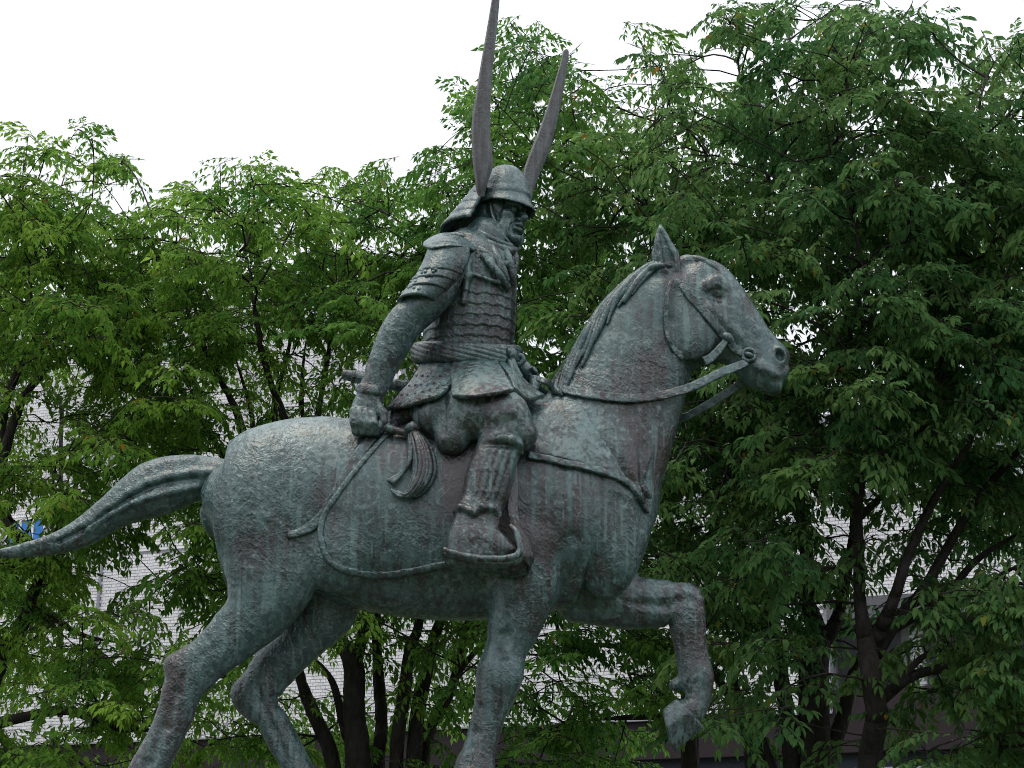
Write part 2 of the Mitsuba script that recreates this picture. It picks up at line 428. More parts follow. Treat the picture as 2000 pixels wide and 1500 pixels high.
# head
H.tube([(1293, 512, 1296, 650, 40, 0), (1335, 502, 1318, 692, 45, 0), (1382, 508, 1352, 716, 47, 0), (1424, 550, 1388, 722, 44, 0),
        (1460, 596, 1424, 726, 36, 0), (1494, 638, 1448, 742, 31, 0), (1519, 666, 1468, 760, 30, 0), (1536, 690, 1490, 768, 29, 0), (1531, 708, 1510, 762, 25, 0)], k=16, p=2.3, cap=0.6)
H.ball(1352, 655, -36, 46, 16, 52, 20, k=14)                                   # cheek
H.ball(1352, 655, -36, 46, 16, 52, 20, k=14, mirror=True)
for mr in (False, True):
    H.rod([(1364, 572, -38, 5), (1378, 557, -41, 7), (1400, 546, -42, 8), (1422, 562, -36, 6)], 8, mirror=mr)          # brow ridge
    H.ball(1400, 575, -53, 25, 18, 15, 22, k=5, op='sub', mirror=mr)           # eye socket
    H.ball(1400, 572, -34, 14, 9, 10, 22, k=3, mirror=mr)                      # eye
    H.rod([(1380, 566, -44, 3.5), (1400, 555, -46, 4.5), (1420, 567, -40, 3.5)], 4, mirror=mr)
    H.rod([(1385, 600, -40, 8), (1440, 655, -31, 7)], 14, mirror=mr)           # cheek bone ridge
    H.ball(1524, 692, -27, 12, 9, 17, -15, k=10, mirror=mr)                    # nostril rim
    H.ball(1524, 693, -34, 8.5, 15, 13.5, -15, k=4, op='sub', mirror=mr)
    H.ball(1494, 722, -27, 28, 11, 13, 30, k=8, mirror=mr)                     # lip
    H.groove([(1466, 718, -34, 4), (1490, 737, -34, 5), (1520, 752, -29, 5), (1543, 757, -10, 4)], 5, mirror=mr)          # mouth
    H.groove([(1322, 565, -50, 6), (1312, 620, -54, 8), (1322, 680, -50, 9)], 14, mirror=mr)                             # behind the jaw
    # ears
    H.tube([(1280, 520, 1334, 530, 20, -28), (1275, 492, 1328, 505, 20, -30), (1275, 470, 1314, 482, 17, -32), (1281, 452, 1302, 458, 10, -34), (1287, 438, 1291, 440, 4, -35)], k=9, mirror=mr)
    H.rod([(1316, 530, -49, 10), (1306, 504, -49, 12), (1297, 476, -47, 8), (1291, 456, -43, 4)], 4, 'sub', mirror=mr)
H.ball(1345, 516, 0, 24, 24, 18, 20, k=14)                                     # poll
H.ball(1505, 755, 0, 26, 22, 16, 25, k=10)                                     # chin
H.ball(1547, 778, 0, 24, 60, 22, k=14, op='sub')                               # lower lip set back
# chest and shoulders
for mr in (False, True):
    H.ball(1100, 990, -72, 74, 46, 118, -18, k=26, mirror=mr)                  # shoulder
    H.ball(1190, 1075, -42, 60, 44, 92, 8, k=26, mirror=mr)                    # breast
    H.groove([(1105, 1185, -96, 4), (1104, 1120, -100, 7), (1118, 1050, -112, 5)], 18, mirror=mr)
    H.groove([(1150, 800, -90, 4), (1185, 870, -100, 6), (1230, 945, -86, 6)], 22, mirror=mr)
    H.groove([(1270, 800, -70, 5), (1262, 870, -74, 7), (1256, 940, -66, 6)], 20, mirror=mr)
    H.ball(520, 985, -62, 95, 52, 130, 8, k=26, mirror=mr)                     # haunch
    H.ball(655, 1090, -74, 60, 40, 66, -10, k=26, mirror=mr)
# near hind leg
H.tube([(432, 1010, 640, 1040, 58, -52), (438, 1105, 622, 1140, 54, -56), (441, 1166, 566, 1218, 45, -58), (411, 1213, 506, 1266, 36, -58), (373, 1257, 455, 1304, 30, -58),
        (337, 1284, 424, 1332, 28, -58), (322, 1330, 394, 1360, 26, -58), (308, 1386, 377, 1404, 23, -58), (284, 1441, 355, 1450, 22, -58),
        (250, 1502, 327, 1510, 23, -58), (213, 1578, 290, 1592, 26, -58), (190, 1636, 275, 1652, 27, -58)], k=14, p=2.3)
H.ball(345, 1302, -58, 26, 20, 22, 40, k=12)
H.groove([(357, 1320, -88, 3), (345, 1352, -86, 5), (320, 1420, -84, 5), (290, 1490, -84, 5), (262, 1560, -86, 4)], 12)
H.groove([(402, 1250, -92, 3), (440, 1205, -100, 4), (455, 1160, -108, 3)], 12)
H.groove([(378, 1296, -92, 3), (415, 1262, -98, 4), (470, 1215, -104, 3)], 12)
H.tube([(188, 1640, 272, 1655, 30, -58), (170, 1706, 285, 1716, 40, -58)], k=5, p=2.3, flat=True)
# far hind leg
H.tube([(540, 1100, 720, 1150, 56, 56), (545, 1185, 690, 1212, 46, 56), (538, 1240, 622, 1278, 36, 56), (502, 1275, 577, 1325, 30, 56), (474, 1320, 557, 1346, 28, 56),
        (456, 1362, 553, 1366, 27, 56), (471, 1384, 560, 1390, 25, 56), (497, 1408, 568, 1408, 23, 56), (520, 1450, 588, 1448, 22, 56),
        (550, 1502, 614, 1498, 22, 56), (590, 1575, 655, 1568, 25, 56), (608, 1630, 690, 1622, 26, 56)], k=14, p=2.3)
H.ball(474, 1350, 56, 22, 19, 24, 25, k=12)
H.groove([(500, 1340, 26, 3), (512, 1372, 28, 5), (532, 1420, 32, 5), (560, 1490, 32, 4)], 10)
H.tube([(606, 1630, 690, 1622, 30, 56), (612, 1690, 725, 1684, 40, 56)], k=5, p=2.3, flat=True)
# near foreleg, planted
H.tube([(952, 1090, 1106, 1050, 54, -62), (946, 1160, 1096, 1130, 48, -62), (947, 1205, 1078, 1172, 41, -62), (947, 1240, 1050, 1238, 34, -62), (944, 1276, 1031, 1272, 30, -62),
        (930, 1314, 1024, 1314, 31, -62), (927, 1352, 1008, 1358, 29, -62), (921, 1396, 989, 1396, 24, -62), (914, 1430, 976, 1438, 22, -62), (902, 1466, 968, 1470, 23, -62),
        (886, 1508, 969, 1506, 28, -62), (892, 1565, 962, 1560, 26, -62), (884, 1612, 975, 1604, 28, -62)], k=14, p=2.3)
H.ball(985, 1318, -84, 30, 12, 30, 0, k=12)
H.groove([(1000, 1180, -104, 3), (990, 1240, -96, 5), (985, 1280, -92, 3)], 16)
H.groove([(938, 1380, -84, 3), (930, 1430, -82, 4), (915, 1490, -84, 3)], 12)
H.tube([(882, 1612, 977, 1602, 31, -62), (872, 1672, 1010, 1664, 42, -62)], k=5, p=2.3, flat=True)
# far foreleg, raised
H.tube([(1160, 1085, 1120, 1215, 56, 48), (1206, 1108, 1180, 1224, 48, 48), (1240, 1124, 1222, 1227, 38, 48), (1278, 1131, 1262, 1226, 33, 48), (1318, 1136, 1296, 1224, 30, 48),
        (1360, 1146, 1306, 1218, 29, 48), (1374, 1178, 1307, 1224, 28, 48), (1377, 1215, 1309, 1236, 26, 48), (1379, 1256, 1315, 1264, 23, 48),
        (1386, 1290, 1321, 1296, 23, 48), (1396, 1325, 1326, 1322, 26, 48), (1391, 1354, 1337, 1352, 23, 48), (1383, 1386, 1336, 1366, 24, 48), (1375, 1405, 1328, 1369, 27, 48), (1364, 1414, 1322, 1374, 27, 48)], k=10, p=2.3)
H.rod([(1318, 1338, 48, 12), (1340, 1328, 48, 14)], 10)
H.groove([(1322, 1232, 20, 3), (1328, 1270, 22, 4), (1334, 1312, 24, 3)], 10)
H.groove([(1240, 1180, 8, 3), (1300, 1182, 16, 4), (1340, 1170, 18, 3)], 16)
sm_d = horse.d.copy()
hv, hf = lumps(*H.mesh())
# creases of the skin at throat, flank and breast
put(ST + '__horse', (hv, hf))
hp_ = [(1321, 1364, 48 - 20), (1321, 1364, 48 + 20), (1376, 1421, 48 - 14), (1376, 1421, 48 + 14), (1350, 1388, 48 - 31), (1350, 1388, 48 + 31), (1293, 1387, 48 - 24), (1293, 1387, 48 + 24), (1317, 1468, 48 - 13), (1317, 1468, 48 + 13),
       (1301, 1420, 48 - 33), (1301, 1420, 48 + 33), (1308, 1452, 48 - 25), (1308, 1452, 48 + 25)]
hull = trimesh.convex.convex_hull(np.array([W(*q) for q in hp_]))
for _ in range(4):
    hull = hull.subdivide()
hf_ = np.array(hull.faces)
put(ST + '__horse__hoof', lumps(relax(np.array(hull.vertices), hf_, 6), hf_, amp=0.7, times=0))


def skin(u, v, lift=0.0, d=None):
    """Depth (in statue pixels) at which the view through pixel (u, v) meets the horse, less lift."""
    y = np.arange(-0.57, 0.5, 0.004)
    p = W(np.full(len(y), u), np.full(len(y), v), y / PX)
    q = np.clip(np.round((p - horse.lo) / horse.h).astype(int), 0, horse.n - 1)
    ins = np.nonzero(sm_d[q[:, 0], q[:, 1], q[:, 2]] < 0.004)[0]
    return (y[ins[0]] / PX if len(ins) else 0.0) - lift


# tail
tail = [(455, 900, 440, 962, 30, 0), (418, 894, 412, 966, 31, 0), (378, 889, 385, 978, 34, 0), (322, 893, 345, 996, 38, 0), (282, 906, 303, 1012, 40, 0), (243, 936, 270, 1020, 38, 0), (201, 974, 232, 1032, 33, 0),
        (154, 1012, 184, 1060, 26, 0), (107, 1040, 130, 1078, 20, 0), (50, 1061, 62, 1087, 14, 0), (4, 1073, 10, 1090, 9, 0), (-30, 1080, -28, 1088, 4, 0)]
tf = Field(W(-60, 1110, 0) - [0.05, .25, 0.05], W(480, 870, 0) + [0.05, .4, 0.05], 0.007)
tf.tube(tail, p=2.1)
for o0, o1, w, j0, j1 in ((0.12, 0.16, 6, 2, 11), (0.40, 0.26, 7, 1, 10), (0.70, 0.50, 6, 2, 8)):
    pts = []
    for j in range(j0, j1):
        u1, v1, u2, v2, h, _ = tail[j]
        q = (j - j0) / (j1 - j0 - 1)
        oo = o0 + (o1 - o0) * q
        y = -h * math.sqrt(max(0.05, 1 - (2 * oo - 1) ** 2)) + 2
        pts.append((u1 + (u2 - u1) * oo, v1 + (v2 - v1) * oo, y, w * (1 - 0.65 * q)))
    tf.rod(pts, 9)
    tf.groove([(a[0] + 2, a[1] + 13 * (1 - .5 * i / len(pts)), a[2] - 1, 1.9) for i, a in enumerate(pts)][1:-1], 9)
put(ST + '__horse__tail', lumps(*tf.mesh(), amp=0.4, times=2))

# mane: overlapping locks lying back along the crest
crest = crom([(1312, 512, 0), (1276, 510, 0), (1240, 531, 0), (1207, 558, 0), (1172, 594, 0), (1144, 636, 0), (1118, 680, 0), (1092, 722, 0), (1070, 756, 0)], 12)
rng = np.random.default_rng(5)
locks = []
for i, s in enumerate(np.linspace(0, 0.93, 40)):
    for side in (-1, 1):
        j0 = int(s * (len(crest) - 1))
        n = int(rng.integers(26, 42))
        pts, w0 = [], rng.uniform(8, 17)
        inn = rng.uniform(6, 28)
        for q, t in enumerate(np.linspace(0, 1, 6)):
            jj = min(len(crest) - 2, j0 + int(t * n))
            c, d2 = crest[jj], crest[jj + 1] - crest[max(0, jj - 1)]
            nn = np.array([-d2[1], d2[0]]) / (np.hypot(d2[0], d2[1]) + 1e-6)
            if nn[1] < 0:
                nn = -nn
            off = 6 + inn * t ** 1.25 + 2.5 * math.sin(4 * t + i)
            y = skin(c[0] + nn[0] * (off + 2), c[1] + nn[1] * (off + 2), 0.8 + 2.4 * math.sin(3 * t))
            pts.append((c[0] + nn[0] * off, c[1] + nn[1] * off, side * min(y, -3), w0 * 0.52 * (0.25 + 0.75 * math.sin(3.0 * (0.12 + 0.84 * t))) + 0.8))
        locks.append(cord(pts, 7, 4))
for i in range(9):                                                             # forelock
    a = rng.uniform(-14, 14)
    locks.append(cord([(1324 + i * 2, 512 + i * 0.6, a, 5), (1350 + i * 3, 505 + i, a * 1.3, 8), (1378 + i * 3, 510 + i * 2, a * 1.5 - 8, 7), (1398 + i * 2.6, 525 + i * 2.6, a * 1.6 - 10, 2.5)], 7, 4))
put(ST + '__horse__mane', join(locks))


# ------------------------------------------------------------------ cloth and harness on the horse
def shell(poly, yp, out, inn=0.02, band=0.0, ymin=0.03, p2=None):
    """A layer of thickness out (metres) on the horse's skin inside an outline; band > 0 keeps only its rim."""
    q = H.poly2(poly, yp) if p2 is None else p2
    i = np.nonzero((q < 0.03).any(1))[0]
    k = np.nonzero((q < 0.03).any(0))[0]
    a, b = slice(max(i[0] - 2, 0), i[-1] + 3), slice(max(k[0] - 2, 0), k[-1] + 3)
    y = np.abs(H.lo[1] + H.h * np.arange(H.n[1]))[None, :, None]
    e = q[a, b]
    if band:
        e = np.maximum(e, -(e + band))
    d = sm_d[a, :, b]
    f = np.maximum(np.maximum(d - out, -(d + inn)), np.maximum(e[:, None, :], ymin - y))
    f = -np.log(np.exp(-f / 0.003) + 1e-9) * 0.003 if False else f
    return nets(f, H.lo + H.h * np.array([a.start, 0, b.start]), H.h)


flap = [(752, 838), (700, 905), (655, 965), (626, 1010), (621, 1050), (632, 1090), (655, 1113), (700, 1124), (760, 1126), (830, 1116), (905, 1098), (960, 1060), (985, 980), (985, 880), (940, 820), (850, 800)]
put(ST + '__horse__saddle_flap', lumps(*shell(flap, -112, 0.022), amp=0.5, times=3))
rim = shell(flap, -112, 0.036, band=0.036)
labels[ST + '__horse__saddle_flap'] = {'label': 'smooth rounded saddle flap with a raised border'}
put(ST + '__horse__saddle_flap__rim'.replace('__saddle_flap__rim', '__flap_border'), lumps(*rim, amp=0.8, times=3))
chest = [(1000, 778), (1060, 765), (1128, 775), (1165, 830), (1205, 895), (1240, 950), (1266, 974), (1270, 992), (1252, 975), (1225, 942), (1185, 922), (1120, 905), (1060, 893), (1000, 882)]
put(ST + '__horse__breast_cloth', lumps(*shell(chest, -100, 0.018), amp=1.1, times=2))
put(ST + '__horse__breast_cloth_border', lumps(*sweep([(u, v - 6, skin(u, v, 4), u, v + 7, skin(u, v, 7), 9) for u, v in
    [(1030, 889), (1065, 895), (1100, 903), (1140, 911), (1180, 922), (1210, 934), (1232, 946), (1246, 962), (1256, 978)]], wob=6), amp=0.5, times=0))
put(ST + '__horse__breast_strap', lumps(*cord([(1252, 948, -62, 6), (1262, 966, -52, 10), (1266, 976, -30, 10), (1268, 980, 0, 10), (1266, 976, 30, 9)], 10), amp=0.4, times=0))


def strap(pts, w, th, key, lift=3, twist=0.0, y=None, wob=4, amp=0.5):
    """A strap on the horse's skin through pixels pts; w = width, th = thickness (photo pixels)."""
    P = np.array(pts, float)
    t = np.gradient(P[:, :2], axis=0)
    n = np.stack([-t[:, 1], t[:, 0]], 1) / np.linalg.norm(t, axis=1, keepdims=True)
    ww = np.broadcast_to(w, len(P)) / 2
    rows = []
    for i, (u, v) in enumerate(P[:, :2]):
        yy = skin(u, v, lift) if y is None else y[i]
        a, b = P[i, :2] - n[i] * ww[i], P[i, :2] + n[i] * ww[i]
        rows.append((a[0], a[1], yy - twist, b[0], b[1], yy + twist, th))
    return put(key, lumps(*sweep(rows, wob=wob), amp=amp, times=0))


strap([(748, 836), (722, 862), (697, 895), (672, 934), (651, 974), (630, 1008), (606, 1030), (580, 1042), (562, 1044)], [16, 20, 22, 20, 20, 21, 20, 15, 19], 13, ST + '__horse__crupper_strap', 2)
strap([(1330, 556), (1344, 574), (1366, 598), (1390, 626), (1408, 648), (1420, 663), (1434, 680), (1452, 692)], [10, 15, 16, 16, 16, 16, 16, 13], 7, ST + '__horse__cheek_strap', 3)
strap([(1312, 545), (1304, 572), (1301, 605), (1301, 640), (1307, 665), (1320, 687), (1334, 702)], [8, 8, 9, 9, 8, 8, 7], 7, ST + '__horse__throat_strap', 2)
ys = -44
strap([(1420, 662), (1408, 678), (1396, 692), (1386, 701), (1375, 706)], [10, 14, 16, 17, 19], 7, ST + '__horse__strap_end', 4, y=[skin(1420, 662, 4), -46, -48, -49, -50])
put(ST + '__horse__strap_knot', lumps(*cord([(1412, 655, skin(1412, 655, 4), 6), (1422, 658, skin(1422, 658, 7), 8), (1430, 668, skin(1428, 664, 6), 6)], 10), amp=0.5, times=0))


def ring(u, v, y, r, t, tilt=0.0, n=28):
    a = np.linspace(0, 2 * np.pi, n)
    c = W(u, v, y) + np.stack([r * PX * np.cos(a), tilt * PX * np.cos(a), r * PX * np.sin(a)], 1)
    return tube3(c, np.full(n, t * PX), 8)


yb = skin(1462, 694, 5)
put(ST + '__horse__bit_ring', join([ring(1463, 693, yb, 12, 4), cord([(1455, 690, yb, 4), (1463, 693, yb - 3, 6), (1470, 697, yb, 4)]), cord([(1448, 700, yb, 5), (1463, 706, yb, 5)])]))
put(ST + '__horse__bit_ring_001', ring(1459, 690, -yb, 12, 4))
rp = [(1458, 708), (1436, 717), (1400, 732), (1360, 752), (1330, 763), (1290, 772), (1240, 778), (1195, 776), (1150, 770), (1110, 763), (1082, 754), (1066, 746), (1050, 740)]
ry = [yb, -46, -52, -58, -62] + [min(skin(u, v, 5), -40) for u, v in rp[5:11]] + [-66, -56]
strap(rp, [14, 17, 17, 17, 17, 17, 17, 17, 16, 15, 13, 11, 9], 6, ST + '__horse__rein', y=ry, twist=1.5)
fp = [(1470, 736), (1446, 750), (1425, 764), (1394, 784), (1362, 803), (1334, 816), (1300, 822), (1240, 822), (1160, 806), (1100, 786), (1060, 762), (1044, 745)]
strap(fp, [15, 15, 16, 16, 15, 15, 15, 14, 12, 11, 9, 8], 6, ST + '__horse__rein_001', y=[33, 35, 40, 48, 56, 64, 78, 90, 92, 82, 60, 40])

sd = Field(W(745, 870, 0) - [0, .4, 0], W(1065, 735, 0) + [0, .8, 0.02], 0.008)
sd.tube([(772, 800, 776, 850, 84, 0), (815, 798, 815, 860, 96, 0), (900, 788, 900, 860, 100, 0), (980, 775, 980, 850, 94, 0), (1032, 758, 1036, 815, 66, 0)], p=2.6, cap=.4)
sd.rod([(768, 838, -80, 13), (776, 806, -62, 15), (780, 792, 0, 16), (776, 806, 62, 15), (768, 838, 80, 13)], 10)
sd.rod([(1040, 790, -46, 9), (1044, 752, -22, 9), (1045, 744, 0, 10), (1044, 752, 22, 9), (1040, 790, 46, 9)], 8)
put(ST + '__horse__saddle', lumps(*sd.mesh(), amp=0.6))

# ------------------------------------------------------------------ the rider
lo, hi = W(655, 1150, 0), W(1085, 360, 0)
R = Field([lo[0], -0.60, lo[2] - 0.05], [hi[0], 0.60, hi[2] + 0.12], 0.0074)
PSI = math.radians(31)
HC = W(984, 411, -4)
HFd, HS, HU = np.array([math.cos(PSI), -math.sin(PSI), -0.06]), np.array([-math.sin(PSI), -math.cos(PSI), 0]), np.array([0.05, 0, 1.0])


def hp(f, s, u):
    """A point in the rider's head: f forward, s to his right (our side), u up; statue pixels."""
    f, s, u = np.broadcast_arrays(np.asarray(f, float), np.asarray(s, float), np.asarray(u, float))
    return HC + PX * (f[..., None] * HFd + s[..., None] * HS + u[..., None] * HU)


def hpx(f, s, u):
    p = hp(f, s, u)
    a = PR(p)
    return a[0], a[1], p[1] / PX


def hb(f, s, u, rx, ry, rz, **k):
    R.ball(*hpx(f, s, u), rx, ry, rz, **k)


def hr(rows, k=4, op='add'):
    R.rod([(*hpx(*q[:3]), q[3]) for q in rows], k, op)


# torso core, neck
R.tube([(832, 745, 1005, 745, 70, 0), (828, 690, 1000, 692, 64, 0), (832, 640, 1002, 645, 70, 0), (842, 580, 1004, 585, 76, 0), (852, 530, 1002, 540, 80, 0), (866, 490, 998, 500, 74, 0), (896, 466, 994, 482, 50, 0)], k=10, p=2.3)
R.tube([(912, 480, 990, 490, 40, 0), (926, 446, 968, 456, 26, 4), (930, 405, 966, 415, 25, 4)], k=10)
# near arm
R.tube([(840, 494, 915, 506, 40, -86), (828, 515, 912, 528, 44, -95), (800, 562, 888, 576, 43, -103), (776, 596, 864, 606, 42, -106), (751, 626, 838, 630, 39, -107),
        (734, 658, 813, 660, 37, -106), (719, 702, 785, 704, 32, -104), (706, 742, 763, 748, 27, -102), (697, 768, 750, 776, 25, -101), (688, 790, 746, 806, 25, -101), (684, 812, 738, 828, 24, -102)], k=10)
for a in ((752, 756), (757, 764), (762, 772)):
    R.rod([(700 - (a[0] - 752) * .4, a[0], -112, 3.0), (712, a[0] + 2, -127, 3.0), (735, a[0] + 6, -127, 3.0), (757 - (a[0] - 752) * .5, a[0] + 6, -104, 3.0)], 3)   # cords at the wrist
# hand closed on the baton: four fingers and a thumb
for i in range(4):
    x = 693 + 12.5 * i
    R.rod([(x - 2, 802 + 2 * i, -121, 8.5), (x - 1, 824 + 1.2 * i, -126, 8.6), (x + 2, 842 + i * 0.4, -117, 7.8), (x + 6, 845 + i, -102, 7), (x + 7, 838 + i, -93, 6)], 2.2)
    if i:
        R.groove([(x - 7, 806 + 2 * i, -130, 1.6), (x - 6, 826 + i, -134, 1.8), (x - 4, 844, -124, 1.6)], 2)
R.groove([(688, 822, -133, 1.6), (705, 826, -136, 1.8), (725, 830, -135, 1.8), (738, 834, -130, 1.5)], 3)
R.rod([(736, 790, -112, 9), (748, 806, -116, 8.5), (750, 822, -118, 7.5), (741, 833, -119, 6.5)], 3)
# far arm reaching to the reins
R.tube([(870, 490, 940, 492, 42, 84), (880, 540, 950, 535, 42, 100), (905, 610, 970, 600, 40, 106), (940, 670, 990, 650, 34, 98), (985, 720, 1015, 690, 26, 74), (1030, 752, 1046, 722, 20, 46)], k=8)
for i in range(4):
    R.rod([(1032 + 2 * i, 728 + 6 * i, 40, 6), (1044 + i, 730 + 5 * i, 34, 6), (1048, 738 + 3 * i, 28, 5.5), (1040, 742 + 3 * i, 24, 5)], 2.5)
R.rod([(1034, 726, 36, 6.5), (1042, 722, 28, 6), (1047, 727, 22, 5)], 3)
# legs (trousers, shin, foot)
for mr in (False, True):
    R.tube([(838, 762, 880, 865, 52, -92), (880, 752, 905, 868, 50, -108), (930, 752, 930, 860, 52, -118), (975, 758, 960, 862, 50, -126), (1010, 775, 985, 872, 46, -134), (1032, 815, 1000, 880, 34, -136)], k=14, p=2.3, mirror=mr)
    R.ball(884, 852, -128, 34, 26, 36, 10, k=14, mirror=mr)
    R.ball(1006, 842, -138, 32, 30, 34, 0, k=14, mirror=mr)
    R.tube([(938, 850, 1020, 850, 34, -138), (928, 880, 1018, 880, 36, -140), (912, 918, 1008, 918, 35, -143), (902, 960, 996, 964, 31, -147), (896, 990, 980, 998, 28, -150)], k=10, p=2.2, mirror=mr)
    R.tube([(890, 1000, 980, 1002, 28, -152), (884, 1022, 976, 1028, 28, -154), (872, 1050, 985, 1050, 30, -156), (866, 1078, 1000, 1082, 30, -156)], k=8, p=2.6, mirror=mr)
    R.tube([(930, 1022, 925, 1082, 28, -156), (970, 1040, 965, 1086, 28, -157), (1000, 1060, 995, 1090, 24, -158), (1016, 1074, 1012, 1092, 16, -158)], k=10, p=2.2, mirror=mr)
    # slats of the shin guard
    for i in range(6):
        f = -0.8 + 1.6 * i / 5
        y = 35 * math.sqrt(max(0.1, 1 - f * f))
        R.rod([(975 + f * 40, 876, -140 - y, 5.2), (960 + f * 42, 918, -143 - y, 5.4), (949 + f * 41, 960, -147 - 0.92 * y, 5), (940 + f * 38, 984, -149 - 0.85 * y, 4.5)], 2.2, mirror=mr)
    # folds of the trouser leg
    R.groove([(868, 775, -148, 4), (862, 810, -152, 6), (866, 845, -150, 4)], 10, mirror=mr)
    R.groove([(905, 780, -170, 3), (893, 820, -168, 6), (905, 868, -158, 5)], 12, mirror=mr)
    R.groove([(940, 866, -172, 4), (980, 868, -176, 5), (1016, 872, -168, 4)], 8, mirror=mr)
    R.groove([(925, 825, -178, 3), (960, 832, -182, 4), (1000, 820, -180, 3)], 16, mirror=mr)
    # knee tie and ankle cuff
    R.rod([(962, 862, -164, 6), (978, 856, -174, 8), (1000, 858, -176, 8), (1014, 868, -168, 7), (1017, 884, -158, 5)], 5, mirror=mr)
    R.rod([(888, 1000, -160, 5), (900, 990, -176, 7), (920, 997, -182, 7), (926, 1002, -183, 6), (940, 990, -183, 8), (962, 992, -178, 7), (974, 1004, -166, 6), (972, 1026, -166, 4)], 4, mirror=mr)

body = R
R = Field(W(920, 500, 0) - [0, .22, 0.03], W(1040, 350, 0) + [0, .4, 0.05], 0.0034)
# head
hb(-4, 0, 2, 40, 36, 50, k=10)
hb(10, 0, -42, 29, 31, 34, k=10)
hb(30, 0, -71, 15, 18, 12, k=8)
for s in (-1, 1):
    hb(24, s * 24, -22, 13, 11, 11, k=8)
    hb(20, s * 27, -54, 13, 8, 22, k=10)
    hr([(28, s * 28, 2, 6), (40, s * 13, 0, 6), (42, 0, -2, 5)], 5)
    hb(42, s * 15, -10, 9, 9, 7, k=5, op='sub')
    hb(34, s * 15, -10, 7, 7, 5.5, k=3)
    hr([(39, s * 7, -30, 4.5), (42, s * 9, -31, 4.2)], 3)
    hr([(42, s * 2, -40, 4.5), (38, s * 13, -42, 4.2), (31, s * 22, -49, 3)], 3)          # moustache
    hr([(39, s * 9, -33, 2.6), (34, s * 21, -46, 2.8), (31, s * 23, -60, 2.6)], 4, 'sub')
hr([(40, 0, -4, 5.5), (46, 0, -16, 6), (50, 0, -25, 7), (44, 0, -31, 5.5)], 4)
hr([(36, -14, -51, 4), (42, 0, -51, 4.6), (36, 14, -51, 4)], 3)
hr([(40, -14, -46.5, 2), (45, 0, -46.5, 2), (40, 14, -46.5, 2)], 2, 'sub')
hr([(36, -9, -60, 2.6), (40, 0, -60, 2.6), (36, 9, -60, 2.6)], 4, 'sub')
hm_ = lumps(*R.mesh(), amp=0.35)
R = body
put(ST + '__rider', join([lumps(*R.mesh(), amp=0.8), hm_]))

# cuirass of horizontal lames with scalloped edges
C = Field(W(815, 720, 0) - [0, .33, 0.02], W(1025, 455, 0) + [0, .7, 0.05], 0.0068)
C.tube([(824, 700, 1001, 702, 66, 0), (826, 668, 1003, 672, 72, 0), (829, 640, 1006, 645, 78, 0), (836, 600, 1009, 605, 83, 0), (846, 560, 1010, 565, 86, 0), (855, 525, 1009, 535, 86, 0), (868, 492, 1006, 505, 78, 0), (898, 468, 1000, 486, 56, 0)], p=2.35)
C.rod([(925, 535, -92, 4), (950, 545, -92, 4), (975, 552, -84, 4), (995, 560, -62, 4)], 4)
C.groove([(955, 505, -88, 5), (968, 525, -84, 7), (984, 542, -72, 5)], 8)
C.rod([(940, 490, -74, 9), (958, 512, -88, 8), (978, 540, -84, 7), (992, 566, -66, 4)], 6)
C.rod([(1000, 492, -30, 8), (1004, 520, -34, 8), (1003, 552, -40, 6)], 6)
C.rod([(915, 492, -84, 7), (912, 540, -92, 8), (905, 590, -88, 6)], 8)
cv, cf = C.mesh()
cv = relax(cv, cf, 1)
cn = vnormals(cv, cf)
zc = W(920, 556, -80)[2]
az = np.arctan2(-(cv[:, 1]), cv[:, 0] - W(920, 600, 0)[0])
down = (zc - cv[:, 2]) / 0.063 + 0.16 * np.abs(np.sin(az * 9))
ph = down - np.floor(down)
low = np.clip(down * 4, 0, 1) * np.clip((cv[:, 2] - W(920, 668, -60)[2]) / 0.02, 0, 1)
cv = cv + cn * (low * (0.0064 * ph ** 2 - 0.002))[:, None]
put(ST + '__rider__cuirass', lumps(cv, cf, amp=0.55, times=0))


def wrap(st, a0, a1, th, n=22, steps=8, bump=None):
    """A plate bent round a limb: stations as in Field.tube; angles in degrees, 0 faces us, +90 the second edge."""
    q = crom(np.array([list(s) for s in st], float), steps)
    A, B = W(q[:, 0], q[:, 1], q[:, 5]), W(q[:, 2], q[:, 3], q[:, 5])
    c, w = (A + B) / 2, (B - A) / 2
    a = np.radians(np.linspace(a0, a1, n))
    G = c[:, None] + np.sin(a)[None, :, None] * w[:, None] - (np.cos(a)[None] * q[:, 4:5] * PX)[..., None] * np.array([0, 1.0, 0])
    return sheet(G, th)


